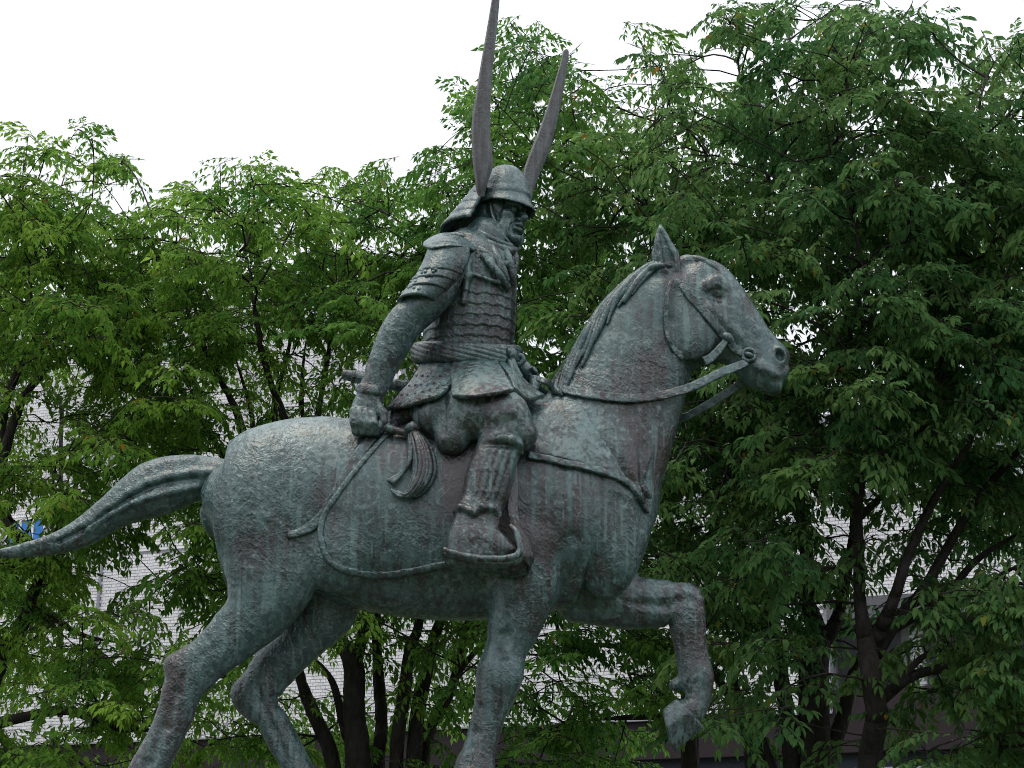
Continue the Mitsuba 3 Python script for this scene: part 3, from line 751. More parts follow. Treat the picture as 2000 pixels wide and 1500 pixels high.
# shoulder guard: cap and four lames
sg = ST + '__rider__shoulder_guard'
parts = []
for i, rows in enumerate([[(836, 486, 925, 494, 47, -92), (826, 512, 921, 522, 49, -98), (812, 540, 906, 548, 53, -102)], [(818, 532, 912, 540, 49, -101), (800, 556, 896, 562, 56, -104)],
                          [(806, 549, 902, 556, 51, -103), (789, 573, 879, 579, 59, -106)], [(794, 566, 886, 572, 53, -105), (775, 593, 855, 601, 62, -108)]]):
    m = wrap(rows, -84, 62, 0.014)
    put(sg + ('_%03d' % i if i else ''), lumps(*m, amp=0.5, times=0))
    scene[sg + '__lame' + ('_%03d' % (i - 1) if i > 1 else '')] = scene.pop(sg + '_%03d' % i) if i else None
    if not i:
        scene.pop(sg + '__lame')
studs = []
for q in range(26):
    t, a = rng.uniform(0.1, 0.95), math.radians(rng.uniform(-70, 0))
    u1, v1, u2, v2, h, y = [x + (z - x) * t for x, z in zip((822, 530, 915, 540, 54, -101), (780, 588, 868, 595, 60, -107))]
    studs.append((u1 + u2) / 2 + math.sin(a) * (u2 - u1) / 2)
    c = W((u1 + u2) / 2, (v1 + v2) / 2, y) + np.array([math.sin(a) * (u2 - u1) / 2 * PX, -math.cos(a) * h * PX, -math.sin(a) * 4 * PX])
    s = trimesh.creation.icosphere(1, 0.0115)
    studs[-1] = (s.vertices * [1, 0.8, 1] + c, s.faces)
put(sg + '__stud', join(studs))
labels[sg + '__stud'] = {'label': 'small raised studs on the shoulder guard', 'kind': 'stuff'}
put(ST + '__rider__shoulder_cap', lumps(*sweep([(826, 481, -98, 829, 474, -74, 6), (842, 485, -134, 842, 465, -50, 9), (868, 481, -146, 864, 457, -40, 10), (894, 481, -140, 890, 456, -34, 10), (914, 485, -120, 914, 463, -34, 9), (928, 490, -94, 926, 475, -46, 6)], p=3.2), amp=0.6, times=0))

# collar scarf: folds round the neck and down the breast
sc = []
for rows in ([(938, 470, -50, 9), (955, 478, -62, 11), (978, 486, -58, 10), (1000, 490, -36, 9), (1008, 488, -8, 8)], [(925, 482, -66, 8), (945, 492, -76, 10), (965, 508, -80, 9), (985, 516, -66, 8), (1002, 512, -40, 7)],
             [(945, 500, -82, 8), (962, 520, -90, 8), (980, 542, -86, 7), (993, 566, -66, 5)], [(962, 480, -66, 7), (972, 505, -78, 9), (982, 530, -78, 9), (990, 552, -68, 7)],
             [(985, 486, -54, 8), (994, 510, -58, 9), (1000, 535, -54, 8), (1002, 558, -44, 5)], [(1002, 486, -25, 8), (1006, 505, -30, 8), (1007, 530, -28, 6)],
             [(932, 452, -48, 8), (952, 462, -56, 8), (975, 474, -52, 8), (1000, 482, -32, 7)], [(918, 470, -62, 6), (905, 462, -66, 7), (888, 460, -60, 8), (868, 463, -52, 6)]):
    sc.append(cord([(u, v, y - 2.5, r * 0.95) for u, v, y, r in rows], 9, 6))
put(ST + '__rider__scarf', lumps(*join(sc), amp=1.9, times=0))

# helmet: bowl with bands, peak, neck guard, two tall horns
az = np.radians(np.linspace(0, 360, 97)[:-1])
front = np.clip(np.cos(az), 0, 1)
prof = [(0.02, 99), (0.26, 97.5), (0.48, 92), (0.68, 82), (0.83, 68), (0.92, 54), (0.965, 42), (0.985, 35), (1.02, 33.5), (1.035, 27), (1.015, 23), (1.015, 20), (1.04, 18.5), (1.045, 14)]
rings = [(r * (51 + 4 * np.cos(az) ** 2), z + 0 * az) for r, z in prof]
rings += [(1.06 * (51 + 4 * np.cos(az) ** 2) + 4 * front ** .6, 11 - 5 * front), (1.07 * (51 + 4 * np.cos(az) ** 2) + 8 * front ** .6, 8 - 12 * front),
          (1.06 * (51 + 4 * np.cos(az) ** 2) + 8 * front ** .6, 4 - 14 * front), (50 + 4 * np.cos(az) ** 2 + 5 * front, 7 - 8 * front), (48 + 0 * az, 14 + 0 * az), (44 + 0 * az, 40 + 0 * az), (2 + 0 * az, 80 + 0 * az)]
G = np.array([hp(r * np.cos(az), r * np.sin(az), z) for r, z in rings])
m, n = G.shape[:2]
i, j = np.meshgrid(np.arange(m - 1), np.arange(n), indexing='ij')
q = np.stack([i * n + j, i * n + (j + 1) % n, (i + 1) * n + (j + 1) % n, (i + 1) * n + j], -1).reshape(-1, 4)
hm = trimesh.Trimesh(G.reshape(-1, 3), np.vstack([q[:, [0, 1, 2]], q[:, [0, 2, 3]]]), process=False)
hm.fix_normals()
put(ST + '__rider__helmet', lumps(np.array(hm.vertices), np.array(hm.faces), amp=0.45, times=0))
g = np.radians(np.linspace(102, 258, 49))
back = np.clip(-np.cos(g), 0, 1)
rows = []
for t in np.linspace(0, 1, 28):
    lam = 3.2 * ((t * 4) % 1)
    r = 51 + (32 + 46 * back ** 1.2) * t + lam
    z = 26 + 36 * back - (72 + 36 * back) * t
    rows.append(hp(r * np.cos(g), r * np.sin(g), z))
put(ST + '__rider__helmet__neck_guard', lumps(*sheet(np.array(rows), 0.018), amp=0.9, times=0))


def horn(rows, key):
    """A long blade: rows u1 v1 u2 v2 depth half-thickness; a bevel along each edge."""
    q = crom(np.array([list(s) for s in rows], float), 10)
    A, B = W(q[:, 0], q[:, 1], q[:, 4]), W(q[:, 2], q[:, 3], q[:, 4])
    c, w, h = (A + B) / 2, (B - A) / 2, (q[:, 5] * PX)[:, None] * np.array([0, 1.0, 0])
    sec = [(-1, -0.35), (-0.72, -1), (0.55, -0.85), (1, -0.15), (1, 0.15), (0.55, 0.85), (-0.72, 1), (-1, 0.35)]
    V = np.stack([c + x * w + y * h for x, y in sec], 1)
    m, n = V.shape[:2]
    i, j = np.meshgrid(np.arange(m - 1), np.arange(n), indexing='ij')
    f = np.stack([i * n + j, i * n + (j + 1) % n, (i + 1) * n + (j + 1) % n, (i + 1) * n + j], -1).reshape(-1, 4)
    f = np.vstack([f, [[0, 1, 2, 3], [0, 3, 4, 7], [4, 5, 6, 7]], (m - 1) * n + np.array([[3, 2, 1, 0], [7, 4, 3, 0], [7, 6, 5, 4]])])
    t = trimesh.Trimesh(V.reshape(-1, 3), np.vstack([f[:, [0, 1, 2]], f[:, [0, 2, 3]]]), process=False)
    t.fix_normals()
    scene[key] = mikit.ply(t, 'bronze_horn', smooth=28)


horn([(934, 386, 946, 384, -54, 4), (929, 362, 952, 358, -58, 8), (924, 325, 963, 322, -61, 10), (921, 280, 959, 280, -63, 10), (922, 235, 958, 237, -65, 9), (930, 180, 959, 182, -67, 9), (940, 120, 964, 122, -68, 8),
      (950, 62, 970, 64, -69, 7), (959, 8, 975, 10, -70, 6), (967, -40, 978, -38, -71, 4), (974, -75, 978, -74, -72, 2)], ST + '__rider__helmet__horn')
horn([(1034, 385, 1040, 387, 52, 4), (1026, 365, 1044, 368, 55, 7), (1023, 335, 1054, 340, 57, 9), (1039, 288, 1072, 296, 58, 9), (1058, 240, 1086, 246, 59, 8), (1076, 185, 1098, 190, 60, 7), (1091, 135, 1107, 138, 61, 6),
      (1100, 103, 1111, 104, 61, 4), (1105, 96, 1109, 97, 61, 2)], ST + '__rider__helmet__horn_001')
cs = []
for s in (1, -1):
    cs.append(tube3(crom(hp([-8, -2, 8, 18, 28, 30], [s * 40, s * 41, s * 39, s * 33, s * 22, s * 6], [4, -22, -46, -66, -82, -88]), 6), np.full(31, 3.4 * PX), 8))
put(ST + '__rider__helmet__chin_cord', join(cs))

# sash: twisted cords round the waist, knot in front
sa = []
for i in range(9):
    rows = []
    for a in np.radians(np.linspace(-105, 105, 15)):
        t = i * 0.7 + a * 1.6
        v = 690 + 13 * math.sin(t) + 3 * math.sin(a * 2)
        r = 1.05 + 0.05 * math.cos(t)
        rows.append((912 + 93 * r * math.sin(a), v + (7 if a > .8 else 0) * (a - .8), -72 * r * math.cos(a), 8.5))
    sa.append(cord(rows, 8, 4))
sa += [cord(x, 8, 6) for x in ([(988, 686, -58, 8), (1000, 690, -54, 12), (1004, 706, -48, 10)], [(1004, 700, -46, 5), (1016, 694, -44, 5), (1022, 703, -42, 6), (1014, 712, -42, 5), (1004, 706, -44, 5)],
                               [(1000, 702, -54, 7), (1008, 722, -62, 6), (1018, 738, -66, 5)], [(996, 704, -56, 6), (1000, 722, -66, 6), (1010, 742, -72, 4)])]
put(ST + '__rider__sash', lumps(*join(sa), amp=0.7, times=0))

# skirt of four armour panels
pan = [
    [[W(826, 700, -20), W(850, 705, -56), W(884, 708, -72)], [W(800, 742, -50), W(838, 742, -98), W(882, 738, -118)], [W(752, 797, -96), W(800, 788, -140), W(856, 770, -160), W(882, 748, -142)]],
    [[W(884, 704, -72), W(925, 702, -78), W(970, 702, -66)], [W(880, 735, -128), W(925, 737, -150), W(986, 728, -128)], [W(882, 772, -172), W(930, 772, -200), W(1004, 759, -182)]],
    [[W(972, 704, -62), W(988, 706, -50), W(1000, 712, -36)], [W(992, 730, -104), W(1014, 738, -84), W(1032, 748, -60)], [W(1006, 758, -140), W(1034, 778, -118), W(1064, 770, -78)]],
    [[W(1000, 712, 36), W(940, 704, 74), W(840, 704, 50)], [W(1030, 748, 60), W(940, 742, 126), W(805, 742, 90)], [W(1062, 768, 84), W(940, 776, 170), W(760, 800, 120)]]]
for i, c in enumerate(pan):
    G = bilin(c, 22, 26, 0.012)
    put(ST + '__rider__skirt_panel' + ('_%03d' % i if i else ''), lumps(*sheet(G, 0.022 if i < 3 else -0.022), amp=0.9, times=0))
    if i == 0:
        ss = []
        for r_, n_ in ((9, 6), (13, 7), (17, 8), (20, 8)):
            for x in np.linspace(3, 23, n_).astype(int):
                s = trimesh.creation.icosphere(1, 0.0095)
                ss.append((s.vertices + G[r_, x], s.faces))
        put(ST + '__rider__skirt_panel__stud', join(ss))
        labels[ST + '__rider__skirt_panel__stud'] = {'label': 'rows of small rivets on the rear skirt panel', 'kind': 'stuff'}

# sword at the far hip: scabbard end behind the arm, hilt in front
put(ST + '__rider__scabbard', join([cord([(668, 731, -46, 10), (690, 735, -44, 11.5), (740, 745, -40, 12), (800, 757, -30, 12), (860, 764, 10, 12), (930, 764, 60, 12)], 12), cord([(688, 735, -44, 13), (694, 736, -44, 13)], 12)]))
put(ST + '__rider__sword_hilt', join([cord([(990, 742, 70, 9), (1020, 738, 66, 9), (1044, 734, 60, 9)], 10), cord([(1040, 752, 58, 4), (1046, 738, 58, 5), (1046, 728, 58, 4)], 8)]))

# baton with a hair tassel in the rider's right hand
b = ST + '__baton'
put(b, lumps(*cord([(690, 812, -112, 7), (735, 829, -113, 7.5), (765, 838, -114, 7.5), (800, 848, -116, 7)], 12), amp=0.3, times=0))
tl = []
for i in range(26):
    a = i / 25
    dy = 12 * math.sin(3.14 * a) + rng.uniform(-4, 5)
    top = (801 + 15 * a, 843 - 4 * math.sin(a * 3.1), -120 - 0.7 * dy, 4)
    if i % 6 == 0:
        rows = [top, (799 + 8 * a, 872, -130 - .4 * dy, 4.2), (797 + 4 * a, 903, -133 - .4 * dy, 4), (782 + 4 * a, 925, -136, 4), (757 + 8 * a, 940 + 5 * a, -138, 4.5)]
    else:
        j = rng.uniform(-3, 3)
        rows = [top, (806 + 32 * a, 872, -132 - dy, 5), (809 + 38 * a + j, 912, -138 - dy, 5.2), (800 + 37 * a + j, 945, -140 - dy, 4.8), (782 + 34 * a, 968 - 3 * a + j, -140 - .6 * dy, 3.5), (762 + 36 * a, 957 + 10 * a + j, -139, 2.8)]
    tl.append(cord(rows, 7, 6))
tl.append(cord([(794, 842, -122, 6), (800, 836, -128, 9), (808, 834, -130, 11), (816, 840, -126, 8)], 10))
put(b + '__tassel', lumps(*join(tl), amp=0.25, times=0))

# stirrup: deep tread plate whose front curls up to a tall neck
tr = bilin([[W(872, 1089, -126), W(905, 1100, -126), W(950, 1112, -126), W(1000, 1123, -126), W(1030, 1121, -128)], [W(866, 1076, -190), W(905, 1088, -192), W(950, 1094, -192), W(1000, 1093, -190), W(1018, 1080, -187)]], 8, 30)
G2 = bilin([[W(1000, 1005, -144), W(1005, 1003, -158), W(1000, 1006, -170)], [W(1012, 1032, -138), W(1020, 1030, -160), W(1008, 1034, -178)], [W(1022, 1066, -128), W(1037, 1058, -160), W(1014, 1060, -186)],
            [W(1034, 1100, -124), W(1043, 1088, -158), W(1018, 1082, -189)], [W(1030, 1123, -126), W(1034, 1108, -158), W(1014, 1090, -188)]], 24, 20)
st = join([loft(tr[0], tr[-1], np.full(30, 7.5 * PX), 24, 4.0), sheet(G2, 0.018), cord([(866, 1073, -188, 5), (905, 1085, -192, 6), (950, 1091, -192, 6), (1000, 1089, -190, 6.5), (1016, 1076, -187, 6.5), (1014, 1056, -184, 6), (1006, 1036, -178, 6), (996, 1026, -172, 5)], 10)])
put(ST + '__horse__stirrup', lumps(*st, amp=0.6, times=0))
put(ST + '__horse__stirrup_001', (st[0] * [1, -1, 1], np.asarray(st[1])[:, ::-1]))
put(ST + '__horse__stirrup_strap', lumps(*sweep([(985, 905, -132, 1010, 905, -132, 8), (988, 950, -140, 1012, 950, -140, 8), (992, 1000, -150, 1012, 1000, -150, 8), (997, 1030, -156, 1016, 1028, -156, 8)]), amp=0.5, times=0))
# ------------------------------------------------------------------ ground and plinth
def lawn(p, n, uv):
    a = mikit.fbm(p.x * 3, p.y * 3, octaves=4)
    b = mikit.noise(p.x * 60, p.y * 60)
    return mikit.mix((0.02, 0.035, 0.012), (0.06, 0.085, 0.03), 0.6 * a + 0.4 * b)


def granite(p, n, uv):
    a = mikit.noise(p.x * 260, p.y * 260, p.z * 260)
    b = mikit.fbm(p.x * 4, p.y * 4, p.z * 4, octaves=3)
    return mikit.mix((0.06, 0.06, 0.063), (0.16, 0.16, 0.16), 0.6 * a + 0.4 * b)


scene['lawn'] = {'type': 'twosided', 'b': {'type': 'principled', 'base_color': mikit.proc(lawn), 'roughness': 0.85}}
scene['granite'] = {'type': 'twosided', 'b': {'type': 'principled', 'base_color': mikit.proc(granite), 'roughness': 0.6}}
g = np.array([[-160, -60, 0], [160, -60, 0], [160, 160, 0], [-160, 160, 0.0]])
put('ground', (g, np.array([[0, 1, 2], [0, 2, 3]])), 'lawn', smooth=False)
labels['ground'] = {'label': 'dark lawn under the statue and the trees', 'kind': 'structure'}
ztop = W(930, 1668, -60)[2] - 0.02


def rbox(lo, hi, r=0.02):
    c, e = (np.array(lo) + np.array(hi)) / 2, (np.array(hi) - np.array(lo)) / 2
    pts = []
    for s in np.ndindex(2, 2, 2):
        s = np.array(s) * 2 - 1
        for k in range(3):
            o = e - r
            o[k] = e[k]
            pts.append(c + s * o)
    h = trimesh.convex.convex_hull(np.array(pts))
    return np.array(h.vertices), np.array(h.faces)


put('stone_plinth', rbox([-2.9, -0.75, 0.35], [1.25, 0.75, ztop], 0.03), 'granite', smooth=False)
put('stone_plinth__base_step', rbox([-3.3, -1.15, 0.0], [1.65, 1.15, 0.35], 0.03), 'granite', smooth=False)
labels['stone_plinth'] = {'label': 'grey granite plinth carrying the bronze rider statue', 'category': 'plinth'}

# ------------------------------------------------------------------ the white tiled building
TH = math.radians(17.9)
P0, DS, NF = np.array([0, 25.0, 0]), np.array([math.cos(TH), -math.sin(TH), 0]), np.array([-math.sin(TH), -math.cos(TH), 0])


def BP(s, h, o=0.0):
    """A point of the facade: s metres along it, h up, o out towards us."""
    s, h, o = np.broadcast_arrays(np.asarray(s, float), np.asarray(h, float), np.asarray(o, float))
    return P0 + s[..., None] * DS + h[..., None] * np.array([0, 0, 1.0]) + o[..., None] * NF


def bbox(s0, s1, h0, h1, o0, o1):
    v = np.array([BP(s, h, o) for s in (s0, s1) for h in (h0, h1) for o in (o0, o1)])
    f = trimesh.convex.convex_hull(v)
    return np.array(f.vertices), np.array(f.faces)


def tile_color(p, n, uv):
    s = p.x * DS[0] + p.y * DS[1]
    r = mikit.cell_rand(dr.floor(s / 0.119), dr.floor(p.z / 0.0715))
    w = mikit.fbm(p.x * 1.3, p.y * 1.3, p.z * 0.5, octaves=3)
    return mikit.mix((0.72, 0.715, 0.76), (0.86, 0.85, 0.89), r) * (0.80 + 0.3 * w)


def plain(c0, c1, f=3.0):
    return mikit.proc(lambda p, n, uv: mikit.mix(c0, c1, mikit.fbm(p.x * f, p.y * f, p.z * f * 0.5, octaves=4)))


scene['white_tile'] = {'type': 'twosided', 'b': {'type': 'principled', 'base_color': mikit.proc(tile_color), 'roughness': 0.35, 'specular': 0.4}}
scene['grout'] = {'type': 'twosided', 'b': {'type': 'principled', 'base_color': plain((0.22, 0.22, 0.25), (0.30, 0.30, 0.33)), 'roughness': 0.9}}
scene['grey_render'] = {'type': 'twosided', 'b': {'type': 'principled', 'base_color': plain((0.26, 0.26, 0.31), (0.33, 0.33, 0.38), 1.5), 'roughness': 0.8}}
scene['beam_shaded_grey'] = {'type': 'twosided', 'b': {'type': 'principled', 'base_color': plain((0.10, 0.10, 0.12), (0.15, 0.15, 0.17), 1.5), 'specular': 0.2, 'roughness': 0.8}}  # darker copy of the grey render: shade on the beam put into its colour
scene['dark_panel'] = {'type': 'twosided', 'b': {'type': 'principled', 'base_color': plain((0.028, 0.022, 0.027), (0.04, 0.032, 0.037), 1.2), 'specular': 0.15, 'roughness': 0.8}}
scene['blue_band'] = {'type': 'twosided', 'b': {'type': 'principled', 'base_color': plain((0.03, 0.035, 0.05), (0.042, 0.048, 0.066), 1.2), 'specular': 0.2, 'roughness': 0.5}}
scene['window_frame'] = {'type': 'twosided', 'b': {'type': 'principled', 'base_color': plain((0.03, 0.03, 0.035), (0.05, 0.05, 0.055)), 'roughness': 0.4, 'metallic': 0.4}}
scene['white_frame'] = {'type': 'twosided', 'b': {'type': 'principled', 'base_color': plain((0.7, 0.7, 0.7), (0.8, 0.8, 0.8)), 'roughness': 0.4}}
scene['dark_glass'] = {'type': 'twosided', 'b': {'type': 'principled', 'base_color': plain((0.012, 0.013, 0.018), (0.03, 0.03, 0.04), 0.8), 'roughness': 0.08, 'specular': 0.25}}
scene['blue_sheet'] = {'type': 'twosided', 'b': {'type': 'principled', 'base_color': plain((0.02, 0.16, 0.55), (0.03, 0.22, 0.68), 5), 'roughness': 0.4}}

BLD = 'white_building'
labels[BLD] = {'label': 'white tiled building with dark ground floor behind the trees', 'category': 'building'}
HB, HT, HL, SR = 5.93, 16.2, 10.54, -3.808                  # brick bottom, tower top, low wing top, tower's right edge
BAY = 6.55
put(BLD, bbox(-19, SR, HB, HT, -9, -0.02), 'grout', smooth=False)
put(BLD + '__wing_wall', bbox(SR + 0.002, BAY, HB + .001, HL - .001, -9, -0.021), 'grout', smooth=False)
put(BLD + '__corner_trim', bbox(BAY - .19, BAY, HB, 7.719, -0.5, 0.012), 'grey_render', smooth=False)
put(BLD + '__bay_wall', bbox(BAY + .001, 16, 6.36, 7.72, -9, -0.92), 'grout', smooth=False)
put(BLD + '__wing_wall_001', bbox(BAY + .001, 16, 8.14, HL - .002, -9, -0.0215), 'grout', smooth=False)
put(BLD + '__bay_beam', bbox(BAY + .002, 16.1, 7.72, 8.139, -9, 0.03), 'beam_shaded_grey', smooth=False)
put(BLD + '__parapet', bbox(SR + 0.003, 16.2, HL, 11.55, -9, 0.04), 'grey_render', smooth=False)
put(BLD + '__parapet_cap', bbox(SR + 0.004, 16.3, 11.55, 11.66, -9.1, 0.12), 'dark_panel', smooth=False)
put(BLD + '__upper_storey', bbox(SR + 1.2, 14, 11.66, 12.5, -8, -1.6), 'grey_render', smooth=False)
put(BLD + '__base_band', bbox(-19, BAY, 5.15, HB - .001, -9.05, -0.06), 'dark_panel', smooth=False)
put(BLD + '__base_band_001', bbox(BAY + .001, 16.1, 5.15, 6.36, -9.05, -0.055), 'dark_panel', smooth=False)
put(BLD + '__sill', bbox(-19, BAY - .01, HB - .035, HB - .002, -0.05, 0.035), 'grey_render', smooth=False)
put(BLD + '__glazing_band', bbox(-19, 16, 4.86, 5.15, -9, -0.35), 'blue_band', smooth=False)
put(BLD + '__ground_floor', bbox(-19, 16, 0, 4.86, -9, -0.12), 'grey_render', smooth=False)
put(BLD + '__drainpipe', join([tube3(np.array([BP(-9.98, h, 0.05) for h in np.linspace(5.95, 16, 12)]), np.full(12, 0.035), 8)] +
                              [bbox(-10.05, -9.91, h, h + 0.04, -0.01, 0.09) for h in np.arange(6.6, 16, 1.9)]), 'grey_render', smooth=30)
for i, (s0, s1) in enumerate([(6.62, 7.87), (8.34, 10.3), (10.8, 12.6)]):
    k = BLD + '__window' + ('_%03d' % i if i else '')
    put(k, join([bbox(s0, s1, 6.37, 6.45, -0.94, -0.86), bbox(s0, s1, 7.62, 7.70, -0.94, -0.86), bbox(s0, s0 + .07, 6.45, 7.62, -0.94, -0.86), bbox(s1 - .07, s1, 6.45, 7.62, -0.94, -0.86),
                 bbox((s0 + s1) / 2 - .03, (s0 + s1) / 2 + .03, 6.45, 7.62, -0.94, -0.87)]), 'window_frame', smooth=False)
    put(k + '__pane', bbox(s0 + .05, s1 - .05, 6.43, 7.64, -0.93, -0.90), 'dark_glass', smooth=False)
k = BLD + '__window_003'
s0, s1, h0, h1 = -12.62, -11.55, 10.35, 11.25
put(k, join([bbox(s0, s1, h0, h0 + .06, -.02, .08), bbox(s0, s1, h1 - .06, h1, -.02, .08)] + [bbox(s, s + .06, h0 + .06, h1 - .06, -.02, .079) for s in (s0, s0 + .34, s0 + .68, s1 - .06)]), 'white_frame', smooth=False)
labels[k] = {'label': 'white framed window with blue panes at the left edge'}
for i in range(3):
    put(k + '__pane' + ('_%03d' % i if i else ''), bbox(s0 + .06 + .34 * i, s0 + .34 + .34 * i + (.03 if i == 2 else 0), h0 + .06, h1 - .06, -.01, .05), 'blue_sheet', smooth=False)

# tiles: rows of stretchers and rows of headers, each its own piece with a recessed joint
ROW, LONG, GAP = 0.0715, 0.238, 0.0085


def tile_mesh(w, h, t=0.016):
    x, y, c = w / 2, h / 2, 0.003
    b = np.array([[-x, -y], [x, -y], [x, y], [-x, y]])
    f_ = np.array([[-x + c, -y + c], [x - c, -y + c], [x - c, y - c], [-x + c, y - c]])
    V = np.array([[s, 0, hh] for s, hh in b] + [[s, t, hh] for s, hh in f_])
    q = [[4, 5, 6, 7]] + [[i, (i + 1) % 4, (i + 1) % 4 + 4, i + 4] for i in range(4)]
    q = np.array(q)
    V = V[:, :1] * DS + V[:, 1:2] * NF + V[:, 2:] * np.array([0, 0, 1.0])
    return V, np.vstack([q[:, [0, 1, 2]], q[:, [0, 2, 3]]])


TL, TS = tile_mesh(LONG - GAP, ROW - GAP), tile_mesh(LONG / 2 - GAP, ROW - GAP)
spots = []
rt = np.random.default_rng(11)


def wall_tiles(s0, s1, h0, h1, o, smin=-13.2, skip=()):
    r0 = int(np.ceil((h0 - HB) / ROW))
    for r in range(r0, int((h1 - HB) / ROW)):
        w = LONG if r % 2 == 0 else LONG / 2
        h = HB + (r + 0.5) * ROW
        for s in np.arange(np.ceil(s0 / w) * w + w / 2 + (LONG / 4 if r % 2 else 0), s1 - w / 2 + .01, w):
            if s < smin or any(a < s < b and c < h < d for a, b, c, d in skip):
                continue
            spots.append((s, h, o, r % 2))


RW = HB + int((HL - 0.32 - HB) / ROW) * ROW
wall_tiles(-13.3, SR + .002, RW + .001, HT, -0.02, skip=[(-12.75, -11.45, 10.3, 11.3), (-10.08, -9.88, 0, 99)])
wall_tiles(-13.3, 13, HB, RW + .001, -0.0195, skip=[(BAY - .12, 99, 0, 8.15), (-12.75, -11.45, 10.3, 11.3), (-10.08, -9.88, 0, 99)])
for a, b in ((7.87, 8.34), (10.3, 10.8)):
    wall_tiles(a, b, 6.36, 7.70, -0.92)
spots = np.array(spots)
px = PR(BP(spots[:, 0], spots[:, 1], spots[:, 2]))
inview = (px[:, 0] > -30) & (px[:, 0] < 2030) & (px[:, 1] > 250)
spots, px = spots[inview], px[inview]
win = [(196, 330, 1105, 1235), (1105, 1215, 1300, 1378), (1685, 1790, 1105, 1170), (62, 125, 772, 850), (655, 692, 655, 690), (850, 900, 1395, 1418)]
pick = np.zeros(len(spots), bool)
for a, b, c, d in win:
    pick |= (px[:, 0] > a) & (px[:, 0] < b) & (px[:, 1] > c) & (px[:, 1] < d)
ids = np.nonzero(pick)[0]
if len(ids) > 298:
    ids = ids[np.linspace(0, len(ids) - 1, 298).astype(int)]
pick[:] = False
pick[ids] = True
kinds = {0: mikit.ply(TL, 'white_tile'), 1: mikit.ply(TS, 'white_tile')}
for i, j in enumerate(ids):
    s, h, o, kd = spots[j]
    scene[BLD + '__tile' + ('_%03d' % i if i else '')] = {**kinds[int(kd)], 'to_world': mi.ScalarTransform4f().translate(BP(s, h, o).tolist())}
rest = []
for kd, (V, Fc) in ((0, TL), (1, TS)):
    m = (~pick) & (spots[:, 3] == kd)
    c = BP(spots[m, 0], spots[m, 1], spots[m, 2] + rt.uniform(-0.0015, 0.0015, m.sum()))
    n = len(c)
    rest.append(((c[:, None] + V[None]).reshape(-1, 3), (np.arange(n)[:, None, None] * len(V) + Fc[None]).reshape(-1, 3)))
# the upright course under the parapet and the return face of the tower
for s in np.arange(SR + 0.08, 13, 0.119):
    rest.append(bbox(s - .0535, s + .0535, HL - 0.285, HL - 0.02, -.02, -.005))
for r in range(int((HL + 1.1 - HB) / ROW), int((HT - HB) / ROW)):
    for q in range(12):
        rest.append(bbox(SR + .001, SR + .015, HB + r * ROW + GAP / 2, HB + (r + 1) * ROW - GAP / 2, -(q + 1) * LONG + GAP, -q * LONG - 0.03))
put(BLD + '__tiling', join(rest), 'white_tile', smooth=False)
labels[BLD + '__tiling'] = {'label': 'white wall tiles in alternating courses', 'kind': 'stuff'}
# ------------------------------------------------------------------ trees
def bark(p, n, uv):
    a = mikit.fbm(p.x * 30, p.y * 30, p.z * 9, octaves=3)
    return mikit.mix((0.014, 0.012, 0.012), (0.05, 0.042, 0.039), a)


scene['bark'] = {'type': 'twosided', 'b': {'type': 'bumpmap', 'arbitrary': mikit.proc(lambda p, n, uv: mikit.fbm(p.x * 38, p.y * 38, p.z * 11, octaves=3), 0.004), 'scale': 0.03, 'bsdf': {'type': 'principled', 'base_color': mikit.proc(bark), 'roughness': 0.8, 'specular': 0.3}}}
scene['leaf'] = {'type': 'principledthin', 'base_color': {'type': 'mesh_attribute', 'name': 'vertex_color'}, 'roughness': 0.27, 'diff_trans': 1.25, 'spec_trans': 0.0, 'eta': 1.5}

# how much foliage the crowns hold: 50-pixel cells of the photograph, 0 none to 9 closed
DENS = """
0000000000000000000220000004765457653012
0000000000000000000454103553676567775325
0000000000000000001566420665254577643245
0000000000000000002677655677567788753367
0000000000000000025788777788878888877678
3003200001000020056888888888888888888888
5654500027200661357888888888888888888888
6776234557775774577999999999999998888888
7887667888877877788999999999999988678899
8888888888888888899999999999999988888999
9999999999999999999999999999887778889999
9999999999999999999999999998875448899999
9999999997777888888888888888887667899999
8899999865533566666888889999999988999999
6337888863333355666888889999999999999999
4215788864444455666888889999999999999999
7216888764444455666888888999999999999999
9547777644444444444666666888999998889999
8886665544444444444444466677899985578889
4488755566666655555555566656788643345566
1168868778666655555555566766777532234456
8887423777666655555555566888888632223366
9985224777666655555555555688888532122345
8843232566555555555555555567888532123355
7754333466544444667555566666577432123567
8887545556544444666555544776555543334788
6667776644444444455456655466654332234688
5566666445544444444456766543554222332468
6677665356543322222457776542332110122468
7777766466654443333456665432221110124678
""".split()
DENS = np.array([[int(c) for c in r] for r in DENS], float)
rg = np.random.default_rng(21)


